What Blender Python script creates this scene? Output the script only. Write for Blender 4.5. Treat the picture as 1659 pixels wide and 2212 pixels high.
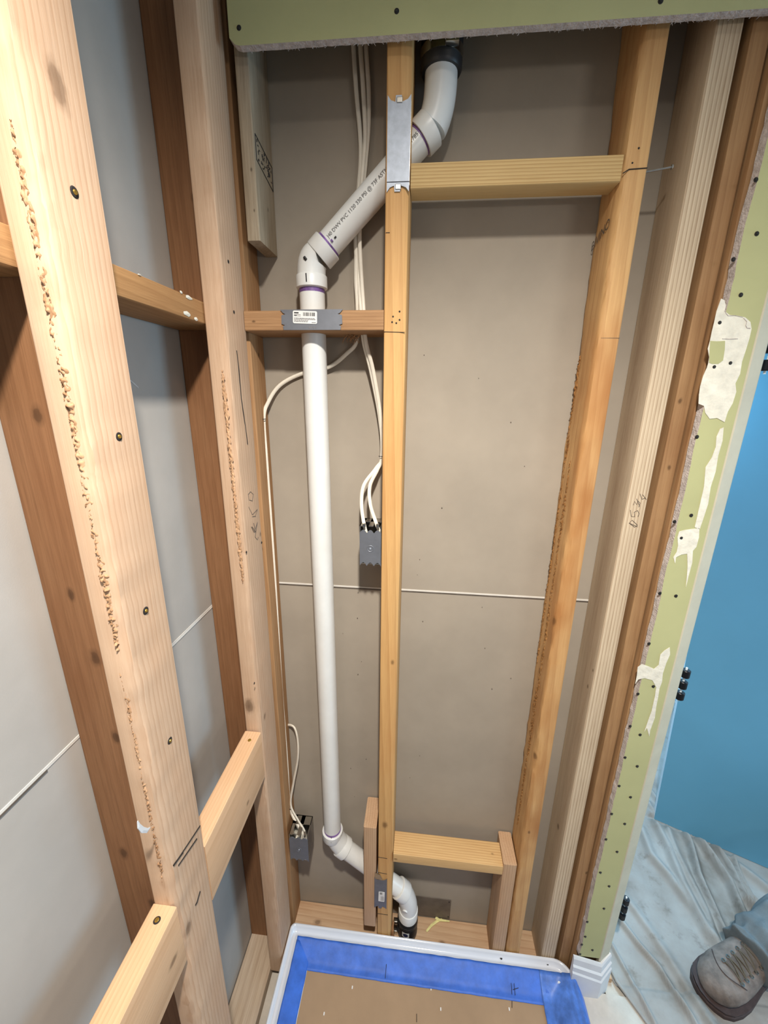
import bpy, bmesh, math, random
import numpy as np
from mathutils import Vector, Matrix, noise as mnoise

random.seed(7)
for o in list(bpy.data.objects):
    bpy.data.objects.remove(o)
scene = bpy.context.scene
COL = scene.collection

# ------------------------------------------------------------------ camera
cam_data = bpy.data.cameras.new('camera')
cam_data.sensor_fit = 'VERTICAL'
cam_data.sensor_height = 36.0
cam_data.lens = 36.0 * 861.9 / 2212.0
cam_data.clip_start = 0.01
cam = bpy.data.objects.new('camera', cam_data)
COL.objects.link(cam)
R = [[0.9949853610024731, 0.09929109373705654, 0.012058610835313309],
     [0.03923161302641834, -0.27652150625661726, -0.960206611681526],
     [-0.09200549945586864, 0.9558646009148318, -0.27903020049414995]]
m = Matrix(((R[0][0], -R[1][0], -R[2][0], 0.0),
            (R[0][1], -R[1][1], -R[2][1], 0.0),
            (R[0][2], -R[1][2], -R[2][2], 1.62),
            (0, 0, 0, 1)))
cam.matrix_world = m
scene.camera = cam

# ------------------------------------------------------------------ view, world, lights
scene.view_settings.view_transform = 'Standard'
scene.view_settings.look = 'None'
scene.view_settings.gamma = 1.0
scene.view_settings.use_curve_mapping = False
scene.view_settings.exposure = 0.0

world = bpy.data.worlds.new('world')
scene.world = world
world.use_nodes = True
wb = world.node_tree.nodes['Background']
wb.inputs[0].default_value = (0.80, 0.88, 1.0, 1)
wb.inputs[1].default_value = 0.22


def area(name, loc, target, size, power, color, size_y=None):
    l = bpy.data.lights.new(name, 'AREA')
    l.energy = power
    l.color = color
    l.size = size
    if size_y:
        l.shape = 'RECTANGLE'
        l.size_y = size_y
    else:
        l.shape = 'DISK'
    o = bpy.data.objects.new(name, l)
    COL.objects.link(o)
    o.location = loc
    d = Vector(target) - Vector(loc)
    o.rotation_euler = d.to_track_quat('-Z', 'Y').to_euler()
    return o


sl = bpy.data.lights.new('ceiling_light', 'SPOT')      # recessed downlight above the alcove
sl.energy = 74.0
sl.color = (1.0, 0.93, 0.84)
sl.spot_size = math.radians(156)
sl.spot_blend = 0.8
sl.shadow_soft_size = 0.035
so = bpy.data.objects.new('ceiling_light', sl)
COL.objects.link(so)
so.location = (0.045, -0.07, 2.38)
sb = bpy.data.lights.new('lower_alcove_fill', 'SPOT')  # added fill spot at the downlight's position, brightens the lower alcove
sb.energy = 84.0
sb.color = (1.0, 0.93, 0.84)
sb.spot_size = math.radians(92)
sb.spot_blend = 1.0
sb.shadow_soft_size = 0.035
sbo = bpy.data.objects.new('lower_alcove_fill', sb)
COL.objects.link(sbo)
sbo.location = (0.045, -0.07, 2.38)
sbo.rotation_euler = (Vector((0.0, 0.72, 0.0)) - Vector(sbo.location)).to_track_quat('-Z', 'Y').to_euler()
area('vanity_light', (1.25, -0.95, 1.75), (0.1, 0.88, 1.2), 0.45, 4.2, (1.0, 0.93, 0.85), 0.12)
area('daylight_window', (2.7, 0.35, 1.25), (1.2, 1.0, 0.4), 0.9, 32.0, (0.45, 0.74, 1.0), 1.2)
area('far_window', (0.80, 1.85, 1.75), (1.25, 1.35, 0.2), 0.5, 36.0, (0.45, 0.76, 1.0), 0.5)

# ------------------------------------------------------------------ materials
MATS = {}


def new_mat(name):
    mt = bpy.data.materials.new(name)
    mt.use_nodes = True
    nt = mt.node_tree
    nt.nodes.clear()
    out = nt.nodes.new('ShaderNodeOutputMaterial')
    bs = nt.nodes.new('ShaderNodeBsdfPrincipled')
    nt.links.new(bs.outputs[0], out.inputs[0])
    return mt, nt, bs


def srgb(c):
    r = []
    for v in c[:3]:
        v = v / 255.0
        r.append(v / 12.92 if v <= 0.04045 else ((v + 0.055) / 1.055) ** 2.4)
    return (r[0], r[1], r[2], 1.0)


def ramp(nt, fac, stops):
    n = nt.nodes.new('ShaderNodeValToRGB')
    el = n.color_ramp.elements
    while len(el) < len(stops):
        el.new(0.5)
    for e, (p, c) in zip(el, stops):
        e.position = p
        e.color = c
    nt.links.new(fac, n.inputs[0])
    return n.outputs[0]


def mix(nt, fac, a, b, mode='MIX'):
    n = nt.nodes.new('ShaderNodeMix')
    n.data_type = 'RGBA'
    n.blend_type = mode
    if isinstance(fac, (int, float)):
        n.inputs[0].default_value = fac
    else:
        nt.links.new(fac, n.inputs[0])
    for i, v in ((6, a), (7, b)):
        if isinstance(v, tuple):
            n.inputs[i].default_value = v
        else:
            nt.links.new(v, n.inputs[i])
    return n.outputs[2]


def coords(nt, scale=(1, 1, 1), off=(0, 0, 0)):
    tc = nt.nodes.new('ShaderNodeTexCoord')
    mp = nt.nodes.new('ShaderNodeMapping')
    mp.inputs['Scale'].default_value = scale
    mp.inputs['Location'].default_value = off
    nt.links.new(tc.outputs['Object'], mp.inputs[0])
    return mp.outputs[0]


def noise_tex(nt, vec, scale, detail=3, rough=0.5, dist=0.0):
    n = nt.nodes.new('ShaderNodeTexNoise')
    n.inputs['Scale'].default_value = scale
    n.inputs['Detail'].default_value = detail
    n.inputs['Roughness'].default_value = rough
    n.inputs['Distortion'].default_value = dist
    nt.links.new(vec, n.inputs['Vector'])
    return n.outputs[0]


def bump(nt, bs, h, strength, distance=0.002):
    b = nt.nodes.new('ShaderNodeBump')
    b.inputs['Strength'].default_value = strength
    b.inputs['Distance'].default_value = distance
    nt.links.new(h, b.inputs['Height'])
    nt.links.new(b.outputs[0], bs.inputs['Normal'])


def plain(name, col, rough=0.5, metal=0.0, var=0.06, vscale=30, bmp=0.0, bscale=400, spec=None, coat=0.0):
    if name in MATS:
        return MATS[name]
    mt, nt, bs = new_mat(name)
    c = srgb(col)
    v = coords(nt)
    n = noise_tex(nt, v, vscale, 4, 0.6)
    lo = tuple(x * (1 - var * 2) for x in c[:3]) + (1,)
    hi = tuple(min(1, x * (1 + var * 2)) for x in c[:3]) + (1,)
    nt.links.new(ramp(nt, n, [(0.3, lo), (0.7, hi)]), bs.inputs['Base Color'])
    bs.inputs['Roughness'].default_value = rough
    bs.inputs['Metallic'].default_value = metal
    if spec is not None:
        bs.inputs['Specular IOR Level'].default_value = spec
    if coat:
        bs.inputs['Coat Weight'].default_value = coat
    if bmp:
        bump(nt, bs, noise_tex(nt, v, bscale, 3), bmp)
    MATS[name] = mt
    return mt


def wood(name, col, grain, axis=2, rings=70, ring_amt=0.5, streak=0.35, knots=(), blotch=0.2, blotch_col=None,
         seed=0.0, rough=0.7, rough_spot=None, ringdir=None):
    """sawn softwood: growth lines and fibre streaks run along the given axis"""
    mt, nt, bs = new_mat(name)
    s = [1, 1, 1]
    s[axis] = 0.035
    off = (seed * 1.37, seed * 0.71, seed * 2.13)
    v = coords(nt, tuple(s), off)
    # gentle waviness of the growth lines
    dn = nt.nodes.new('ShaderNodeTexNoise')
    dn.inputs['Scale'].default_value = 9.0
    dn.inputs['Detail'].default_value = 2
    nt.links.new(v, dn.inputs['Vector'])
    vm = nt.nodes.new('ShaderNodeVectorMath')
    vm.operation = 'MULTIPLY_ADD'
    nt.links.new(dn.outputs['Color'], vm.inputs[0])
    vm.inputs[1].default_value = (0.02, 0.02, 0.02)
    nt.links.new(v, vm.inputs[2])
    wv = nt.nodes.new('ShaderNodeTexWave')
    wv.wave_type = 'BANDS'
    wv.bands_direction = ringdir or 'DIAGONAL'
    wv.wave_profile = 'SAW'
    wv.inputs['Scale'].default_value = rings * 0.8
    wv.inputs['Distortion'].default_value = 0.6
    wv.inputs['Detail'].default_value = 2
    wv.inputs['Detail Scale'].default_value = 0.6
    nt.links.new(vm.outputs[0], wv.inputs['Vector'])
    c, g = srgb(col), srgb(grain)
    base = ramp(nt, wv.outputs['Fac'], [(0.0, c), (0.55, tuple(a * (1 - ring_amt * 0.35) + b * ring_amt * 0.35 for a, b in zip(c, g))),
                                        (0.93, tuple(a * (1 - ring_amt) + b * ring_amt for a, b in zip(c, g))), (1.0, c)])
    st = noise_tex(nt, v, 330, 4, 0.7)
    base = mix(nt, streak, base, ramp(nt, st, [(0.32, g), (0.62, c)]))
    s2 = [1, 1, 1]
    s2[axis] = 0.35
    v2 = coords(nt, tuple(s2), off)
    bl = noise_tex(nt, v2, 9, 3, 0.6)
    bc = srgb(blotch_col or grain)
    blf = ramp(nt, bl, [(0.45, (0, 0, 0, 1)), (0.75, (blotch,) * 3 + (1,))])
    base = mix(nt, blf, base, bc)
    tc = nt.nodes.new('ShaderNodeTexCoord')
    for (kx, ky, kz, kr) in knots:
        sub = nt.nodes.new('ShaderNodeVectorMath')
        sub.operation = 'SUBTRACT'
        sub.inputs[1].default_value = (kx, ky, kz)
        nt.links.new(tc.outputs['Object'], sub.inputs[0])
        sc = nt.nodes.new('ShaderNodeVectorMath')
        sc.operation = 'MULTIPLY'
        kr = kr * 0.8
        f3 = [1.0 / kr] * 3
        f3[axis] = 0.6 / kr
        sc.inputs[1].default_value = f3
        nt.links.new(sub.outputs[0], sc.inputs[0])
        ad = nt.nodes.new('ShaderNodeVectorMath')
        ad.operation = 'MULTIPLY_ADD'
        nn = nt.nodes.new('ShaderNodeTexNoise')
        nn.inputs['Scale'].default_value = 70
        nt.links.new(tc.outputs['Object'], nn.inputs['Vector'])
        nt.links.new(nn.outputs['Color'], ad.inputs[0])
        ad.inputs[1].default_value = (0.5, 0.5, 0.5)
        nt.links.new(sc.outputs[0], ad.inputs[2])
        ln = nt.nodes.new('ShaderNodeVectorMath')
        ln.operation = 'LENGTH'
        nt.links.new(ad.outputs[0], ln.inputs[0])
        kf = ramp(nt, ln.outputs['Value'], [(0.0, (0.8, 0.8, 0.8, 1)), (0.5, (0.6, 0.6, 0.6, 1)), (0.62, (0.28,) * 3 + (1,)), (0.95, (0, 0, 0, 1))])
        dk = tuple(x * 0.35 for x in g[:3]) + (1,)
        base = mix(nt, kf, base, dk)
    nt.links.new(base, bs.inputs['Base Color'])
    bs.inputs['Roughness'].default_value = rough
    bs.inputs['Specular IOR Level'].default_value = 0.25
    bump(nt, bs, st, 0.25, 0.0015)
    MATS[name] = mt
    return mt


# ------------------------------------------------------------------ mesh tools
class MB:
    """collects shapes, then links them as one mesh object"""

    def __init__(self):
        self.v = []
        self.f = []

    def add(self, vs, fs):
        b = len(self.v)
        self.v += [tuple(p) for p in vs]
        self.f += [tuple(b + i for i in f) for f in fs]
        return self

    def box(self, x0, x1, y0, y1, z0, z1, bev=0.0):
        if bev <= 0:
            vs = [(x, y, z) for x in (x0, x1) for y in (y0, y1) for z in (z0, z1)]
            fs = [(0, 1, 3, 2), (4, 6, 7, 5), (0, 4, 5, 1), (2, 3, 7, 6), (0, 2, 6, 4), (1, 5, 7, 3)]
            return self.add(vs, fs)
        bm = bmesh.new()
        bmesh.ops.create_cube(bm, size=1)
        for v in bm.verts:
            v.co = Vector(((x0 + x1) / 2 + v.co.x * (x1 - x0), (y0 + y1) / 2 + v.co.y * (y1 - y0), (z0 + z1) / 2 + v.co.z * (z1 - z0)))
        bmesh.ops.bevel(bm, geom=list(bm.edges), offset=bev, segments=2, affect='EDGES', profile=0.5)
        bm.verts.index_update()
        self.add([v.co[:] for v in bm.verts], [[v.index for v in f.verts] for f in bm.faces])
        bm.free()
        return self

    def tube(self, pts, rad, n=16, caps=True, flat=1.0, up=None):
        pts = [Vector(p) for p in pts]
        if not isinstance(rad, (list, tuple)):
            rad = [rad] * len(pts)
        t = []
        for i in range(len(pts)):
            a = pts[max(0, i - 1)]
            b = pts[min(len(pts) - 1, i + 1)]
            d = b - a
            t.append(d.normalized() if d.length > 1e-9 else Vector((0, 0, 1)))
        ref = Vector(up) if up else (Vector((0, 1, 0)) if abs(t[0].y) < 0.9 else Vector((1, 0, 0)))
        nrm = (ref - t[0] * ref.dot(t[0])).normalized()
        b0 = len(self.v)
        for i, p in enumerate(pts):
            nrm = (nrm - t[i] * nrm.dot(t[i])).normalized()
            bi = t[i].cross(nrm)
            for k in range(n):
                a = 2 * math.pi * k / n
                self.v.append(tuple(p + nrm * math.cos(a) * rad[i] * flat + bi * math.sin(a) * rad[i]))
        for i in range(len(pts) - 1):
            for k in range(n):
                a = b0 + i * n + k
                b = b0 + i * n + (k + 1) % n
                self.f.append((a, b, b + n, a + n))
        if caps:
            self.f.append(tuple(b0 + k for k in range(n))[::-1])
            self.f.append(tuple(b0 + (len(pts) - 1) * n + k for k in range(n)))
        return self

    def prism(self, poly, d0, d1, axis=1):
        """outline in the two other axes, extruded from d0 to d1 along axis"""
        def P(u, v, w):
            return (w, u, v) if axis == 0 else ((u, w, v) if axis == 1 else (u, v, w))
        n = len(poly)
        vs = [P(u, v, d0) for u, v in poly] + [P(u, v, d1) for u, v in poly]
        fs = [tuple(range(n))[::-1], tuple(range(n, 2 * n))]
        fs += [(i, (i + 1) % n, n + (i + 1) % n, n + i) for i in range(n)]
        return self.add(vs, fs)

    def build(self, name, mat, parent=None, smooth=False, auto=None):
        me = bpy.data.meshes.new(name)
        me.from_pydata(self.v, [], self.f)
        bm = bmesh.new()
        bm.from_mesh(me)
        bmesh.ops.recalc_face_normals(bm, faces=bm.faces)
        if smooth:
            ang = auto if auto is not None else 0.7
            for f in bm.faces:
                f.smooth = True
            for e in bm.edges:
                if len(e.link_faces) == 2 and e.calc_face_angle(0) > ang:
                    e.smooth = False
        bm.to_mesh(me)
        bm.free()
        me.materials.append(mat)
        o = bpy.data.objects.new(name, me)
        COL.objects.link(o)
        if parent:
            o.parent = parent
        return o


def tag(o, label=None, cat=None, group=None, kind=None):
    if label:
        o['label'] = label
    if cat:
        o['category'] = cat
    if group:
        o['group'] = group
    if kind:
        o['kind'] = kind
    return o


def empty(name, loc=(0, 0, 0)):
    o = bpy.data.objects.new(name, None)
    o.empty_display_size = 0.02
    COL.objects.link(o)
    o.location = loc
    return o


def kid(o, parent):
    """parent a part built in world coordinates, keeping it where it is"""
    o.parent = parent
    o.matrix_parent_inverse = Matrix.Translation(-parent.location)
    return o


def smooth_path(pts, per=6):
    pts = [Vector(p) for p in pts]
    out = []
    n = len(pts)
    for i in range(n - 1):
        p0, p1, p2, p3 = pts[max(0, i - 1)], pts[i], pts[i + 1], pts[min(n - 1, i + 2)]
        for k in range(per):
            t = k / per
            out.append(0.5 * ((2 * p1) + (p2 - p0) * t + (2 * p0 - 5 * p1 + 4 * p2 - p3) * t * t + (3 * p1 - p0 - 3 * p2 + p3) * t ** 3))
    out.append(pts[-1])
    return out


def board(name, x, y, z, mat, axis=2, ease=0.003, wane=None, shift=(0, 0), step=0.03, rough=0.0, seed=0, end_cut=None):
    """a length of sawn lumber; wane maps a corner (0..3) to a function t -> (size_u, size_v) of missing edge"""
    rng = [x, y, z]
    a0, a1 = rng[axis]
    ou = [i for i in range(3) if i != axis]
    u0, u1 = rng[ou[0]]
    v0, v1 = rng[ou[1]]
    wane = wane or {}
    L = a1 - a0
    n = max(1, int(L / step)) if (wane or rough) else 1
    mb = MB()
    rings = []
    for i in range(n + 1):
        t = i / n
        du, dv = shift[0] * t, shift[1] * t
        ring = []
        for ci, (cu, cv, su, sv) in enumerate(((u0, v0, 1, 1), (u1, v0, -1, 1), (u1, v1, -1, -1), (u0, v1, 1, -1))):
            if ci in wane:
                wu, wv_ = wane[ci](t)
            else:
                wu = wv_ = ease
            arc = [(wu, 0), (wu * 0.42, wv_ * 0.14), (wu * 0.12, wv_ * 0.44), (0, wv_)]
            if ci in (0, 2):
                arc = arc[::-1]
            for (p, q) in arc:
                jr = rough * mnoise.noise(Vector((cu * 40 + p * 200 + seed, cv * 40 + q * 200, (a0 + L * t) * 35))) if ci in wane else 0
                ring.append((cu + su * (p + jr) + du, cv + sv * (q + jr) + dv))
        rings.append((a0 + L * t, ring))
    k = len(rings[0][1])
    for a, ring in rings:
        for (u, v) in ring:
            p = [0, 0, 0]
            p[axis], p[ou[0]], p[ou[1]] = a, u, v
            mb.v.append(tuple(p))
    for i in range(n):
        for j in range(k):
            b = i * k + j
            c = i * k + (j + 1) % k
            mb.f.append((b, c, c + k, b + k))
    mb.f.append(tuple(range(k))[::-1])
    mb.f.append(tuple(n * k + j for j in range(k)))
    return mb.build(name, mat, None, smooth=True, auto=0.55)


# ------------------------------------------------------------------ shared materials
M_gyp = plain('grey_board_paper', (161, 152, 139), 0.9, var=0.035, vscale=6, bmp=0.06, bscale=600, spec=0.15)
M_gypL = plain('grey_board_paper_side', (176, 172, 166), 0.85, var=0.04, vscale=5, bmp=0.06, bscale=600, spec=0.2)
M_green = plain('green_board_paper', (178, 179, 133), 0.85, var=0.025, vscale=7, bmp=0.05, bscale=700, spec=0.2)
M_core = plain('gypsum_core', (186, 178, 174), 0.95, var=0.12, vscale=120, bmp=0.8, bscale=350)
M_mud = plain('joint_compound', (222, 219, 205), 0.85, var=0.06, vscale=60, bmp=0.5, bscale=120)
M_bead = plain('painted_corner', (196, 190, 168), 0.7, var=0.03, vscale=20, bmp=0.1, bscale=300)
M_whitepaint = plain('white_trim_paint', (214, 217, 220), 0.45, var=0.02, vscale=20)
M_pvc = plain('pvc_white', (224, 226, 224), 0.32, var=0.015, vscale=25, bmp=0.02, bscale=200)
M_purple = plain('purple_primer', (120, 88, 150), 0.4, var=0.25, vscale=60)
M_ink = plain('black_ink', (25, 24, 28), 0.6, var=0.02)
M_print = plain('grey_pipe_print', (105, 104, 104), 0.6, var=0.02)
M_rubber = plain('black_rubber', (28, 28, 30), 0.45, var=0.1, vscale=60)
M_steel = plain('bright_steel', (190, 188, 182), 0.25, 1.0, var=0.06, vscale=90)
M_galv = plain('galvanised_steel', (168, 176, 188), 0.5, 0.35, var=0.07, vscale=70)
M_plate = plain('dark_zinc_plate', (122, 126, 134), 0.5, 0.55, var=0.04, vscale=50)
M_label = plain('white_sticker', (228, 228, 226), 0.5, var=0.01)
M_cable = plain('cable_sheath', (226, 220, 206), 0.45, var=0.03, vscale=40)
M_acryl = plain('white_acrylic', (216, 222, 232), 0.12, var=0.01, vscale=10, coat=0.3)
M_tape = plain('blue_tape', (58, 108, 205), 0.55, var=0.10, vscale=28, bmp=0.25, bscale=60)
M_card = plain('brown_card', (164, 138, 110), 0.85, var=0.04, vscale=9, bmp=0.05, bscale=300)
M_hinge = plain('black_hinge', (22, 22, 26), 0.4, 0.5, var=0.05)
M_screw = plain('dark_screw', (50, 50, 50), 0.45, 0.6, var=0.1)
M_gold = plain('yellow_zinc_screw', (190, 160, 80), 0.35, 0.9, var=0.1)
M_blue = plain('blue_paint', (98, 160, 190), 0.5, var=0.02, vscale=3)
M_blueedge = plain('white_slab_edge', (228, 236, 242), 0.5, var=0.01)
M_farwall = plain('far_room_paint', (160, 200, 222), 0.8, var=0.02, vscale=4)
M_floor = plain('dusty_subfloor', (196, 188, 176), 0.9, var=0.08, vscale=14, bmp=0.2, bscale=150)
M_ceil = plain('ceiling_paint', (215, 212, 205), 0.9, var=0.02)
M_scrap = plain('yellow_scrap', (222, 216, 150), 0.8, var=0.1, vscale=80)
M_pencil = plain('pencil_lead', (92, 82, 74), 0.6, var=0.1)
M_hole = plain('screw_recess', (34, 30, 28), 0.8, var=0.1)

# ------------------------------------------------------------------ the setting
def struct(o):
    o['kind'] = 'structure'
    return o


FL = -0.02
struct(MB().box(-0.60, 3.2, -1.6, 2.6, FL - 0.03, FL).build('floor', M_floor))
struct(MB().box(-0.60, 3.2, -1.6, 2.6, 2.44, 2.47).build('ceiling', M_ceil))
struct(MB().box(0.4790, 3.2, -1.6, 0.7600, FL, .012).build('floor_threshold', M_floor))
struct(MB().box(0.5750, 3.2, .7600, 2.0, FL, .002).build('floor_far_room', M_floor))
back = struct(MB().box(-0.472, 0.60, 0.88, 0.893, FL, 2.44).build('wall_back', M_gyp))
left = struct(MB().box(-0.485, -0.472, -1.2, 0.893, FL, 2.44).build('wall_left', M_gypL))
M_seam = plain('board_joint', (214, 211, 204), 0.8, var=0.05)
M_seamd = plain('board_joint_gap', (92, 84, 76), 0.9, var=0.1)
kid(MB().box(-0.472, 0.60, 0.8790, 0.8803, 1.1665, 1.1705).build('board_joint', M_seam), back)
kid(MB().box(-0.472, 0.60, 0.8786, 0.8803, 1.1640, 1.1668).build('board_joint', M_seamd), back)
kid(MB().box(-0.4722, -0.4710, -0.4, 0.88, 1.148, 1.1525).build('board_joint', M_seam), left)
kid(MB().box(-0.4722, -0.4705, 0.05, 0.36, 1.1455, 1.1485).build('board_joint', M_seamd), left)
kid(MB().box(-0.4722, -0.4707, 0.45, 0.88, 1.1462, 1.1484).build('board_joint', M_seam), left)
struct(MB().box(-0.6, 3.2, 2.0, 2.02, FL, 2.44).build('wall_far', M_farwall))
# small scuffs and specks in the side wall paper
for i, (py, pz, s, a) in enumerate(((0.62, 1.655, .010, .9), (0.635, 1.635, .012, -.6), (0.60, 1.66, .008, .2), (0.56, 1.60, .004, .3))):
    d = Vector((0, math.cos(a), math.sin(a))) * s
    c = Vector((-0.4712, py, pz))
    kid(MB().tube([c - d, c + d * 0.2, c + d], [0.0006, 0.0012, 0.0006], 6).build('paper_scuff', M_whitepaint), left)

for i in range(22):
    px_, pz_ = (-.02 + .30 * random.random(), .5 + 1.4 * random.random()) if i % 3 else (-.20 + .09 * random.random(), .4 + 1.3 * random.random())
    rr = random.uniform(.0006, .0014)
    kid(MB().tube([(px_, .8792, pz_ - rr), (px_, .8788, pz_), (px_, .8792, pz_ + rr)], [rr * .5, rr, rr * .5], 6).build('paper_speck', M_seamd), back)

# bottom plates of the framing, resting on the floor
W_plate = wood('plate_wood', (206, 176, 144), (160, 122, 88), 0, 45, .5, .3, seed=3, blotch=.4, blotch_col=(170, 120, 78),
               knots=((-.27, .83, .018, .014), (.12, .82, .018, .012)))
W_plate2 = wood('plate_wood_side', (196, 176, 152), (140, 112, 88), 1, 45, .4, .35, seed=5, blotch=.5, blotch_col=(205, 196, 184))
t = board('bottom_plate', (-0.345, 0.60), (0.79, 0.878), (FL, 0.018), W_plate, 0)
tag(t, 'wooden bottom plate on the floor under the back wall studs, stained around the drain', 'lumber')
t = board('bottom_plate', (-0.470, -0.383), (-0.6, 0.878), (FL, 0.018), W_plate2, 1)
tag(t, 'pale dusty bottom plate on the floor along the left wall', 'lumber')

# ------------------------------------------------------------------ studs of the left wall
W_old = wood('old_stud_wood', (146, 106, 74), (96, 64, 40), 2, 55, .3, .35, seed=11, blotch=.5, blotch_col=(116, 72, 42), rough=.6,
             knots=((-.42, .41, 1.60, .012), (-.43, .41, 1.38, .010), (-.415, .41, 1.29, .014), (-.41, .41, 1.16, .012), (-.44, .41, .93, .014),
                    (-.41, .41, .82, .013), (-.41, .78, 1.95, .010), (-.40, .78, 1.80, .010)))
t = board('wall_stud', (-0.471, -0.384), (0.410, 0.448), (0.018, 2.44), W_old, 2)
tag(t, 'dark old wall stud against the left grey board, behind the nearest pale stud', 'stud')
t = board('wall_stud', (-0.471, -0.384), (0.779, 0.817), (0.018, 2.44), W_old, 2)
tag(t, 'reddish old wall stud against the left grey board, behind the second pale stud', 'stud')

W_new = wood('fresh_fir', (210, 180, 152), (172, 132, 100), 2, 52, .55, .22, seed=2, blotch=.35, blotch_col=(200, 150, 110), ringdir='Y',
             knots=((-.345, .43, 1.895, .020), (-.345, .40, .80, .016), (-.365, .382, 1.93, .012)))
def wane_a(t):
    k = mnoise.noise(Vector((t * 9, 1.3, 0)))
    return (0.014 + 0.006 * k, 0.020 + 0.012 * k)
s1 = board('wall_stud', (-0.382, -0.345), (0.382, 0.462), (0.018, 2.44), W_new, 2, wane={1: wane_a}, step=0.012, rough=0.0020, seed=3)
tag(s1, 'nearest pale wall stud at the left edge, rough waney corner and countersunk screws', 'stud')
W_new2 = wood('fresh_fir_second', (204, 174, 146), (152, 112, 80), 2, 46, .45, .28, seed=8, blotch=.4, blotch_col=(190, 138, 98), ringdir='Y',
              knots=((-.345, .735, .90, .010), (-.345, .79, 1.33, .006), (-.365, .715, .95, .02)))
def wane_b(t):
    k = mnoise.noise(Vector((t * 7, 5.3, 0)))
    return (0.010 + 0.005 * k, 0.012 + 0.008 * k)
s2 = board('wall_stud', (-0.382, -0.345), (0.706, 0.788), (0.018, 2.44), W_new2, 2, wane={1: wane_b}, step=0.015, rough=0.0012, seed=9, shift=(0, .012))
tag(s2, 'second pale wall stud from the left, with pencil scribbles and a long thin crack', 'stud')

W_corner = wood('corner_stud_wood', (178, 138, 98), (126, 88, 54), 2, 60, .4, .3, seed=15, blotch=.4,
                knots=((-.345, .86, 1.52, .006), (-.345, .85, 1.70, .006)))
s3 = board('wall_stud', (-0.383, -0.345), (0.812, 0.879), (0.018, 2.44), W_corner, 2)
tag(s3, 'brown corner stud between the second pale stud and the back wall', 'stud')

W_weath = wood('weathered_wood', (178, 164, 142), (110, 92, 70), 2, 40, .3, .45, seed=21, blotch=.55, blotch_col=(124, 106, 82),
               knots=((-.31, .79, 1.99, .004), (-.31, .79, 1.93, .003), (-.303, .84, 1.95, .004)))
s4 = board('furring_strip', (-0.327, -0.3035), (0.790, 0.879), (1.883, 2.44), W_weath, 2)
tag(s4, 'short weathered grey board hanging at top left with a black grading stamp', 'lumber')
# grading stamp: a slanted outlined box with illegible print, on the strip's right side
sx = -0.3030
st = MB()
def stamp_bar(a, b, r):
    st.tube([(sx, a[0], a[1]), (sx, b[0], b[1])], r, 6)
for a, b in (((.797, 2.042), (.872, 2.028)), ((.797, 2.006), (.872, 1.990)), ((.797, 2.042), (.797, 2.006)), ((.872, 2.028), (.872, 1.990))):
    stamp_bar(a, b, .0007)
for i in range(46):
    y0 = random.uniform(.801, .866)
    z0 = 2.010 + random.uniform(0, .028) - (y0 - .797) * .19
    a = random.choice((0, 1.57, .8))
    stamp_bar((y0, z0), (y0 + .004 * math.cos(a), z0 + .004 * math.sin(a)), .0006)
kid(st.build('grading_stamp', M_ink), s4)

# blocking between the left studs
W_blockold = wood('old_block_wood', (176, 136, 92), (122, 86, 52), 1, 60, .4, .3, seed=17, blotch=.35, blotch_col=(128, 84, 48))
t = board('blocking', (-0.470, -0.384), (0.449, 0.778), (1.735, 1.771), W_blockold, 1)
b1 = tag(t, 'old brown cross block between the left wall studs, white plaster smears on its edge', 'lumber')
for (py, pz, w, h) in ((.675, 1.768, .010, .003), (.655, 1.771, .004, .002), (.665, 1.742, .012, .004), (.69, 1.739, .006, .003), (.56, 1.7705, .004, .001)):
    sm = MB()
    n = 12
    ring = [(-.3835, py + w * math.cos(6.283 * k / n) * random.uniform(.7, 1.1), pz + h * math.sin(6.283 * k / n) * random.uniform(.7, 1.1)) for k in range(n)]
    sm.add([(-.3825, py, pz)] + ring, [(0, k + 1, (k + 1) % n + 1) for k in range(n)])
    kid(sm.build('plaster_smear', M_mud), b1)
t = board('blocking', (-0.470, -0.384), (-0.30, 0.409), (1.730, 1.766), W_blockold, 1)
tag(t, 'old brown cross block at the far left edge, level with the plaster-smeared block', 'lumber')
W_block = wood('fresh_block_wood', (222, 184, 146), (182, 138, 102), 1, 60, .4, .22, seed=31, blotch=.3, blotch_col=(192, 138, 88), ringdir='X',
               knots=((-.345, .36, .80, .012), (-.345, .62, .78, .008)))
b2 = board('blocking', (-0.383, -0.345), (0.463, 0.706), (0.744, 0.877), W_block, 1)
tag(b2, 'new pale cross block between the two pale left studs, low down', 'lumber')
b3 = board('blocking', (-0.383, -0.345), (-0.40, 0.3815), (0.746, 0.873), W_block, 1)
tag(b3, 'new pale cross block nearest the camera, at the bottom left corner', 'lumber')

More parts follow.
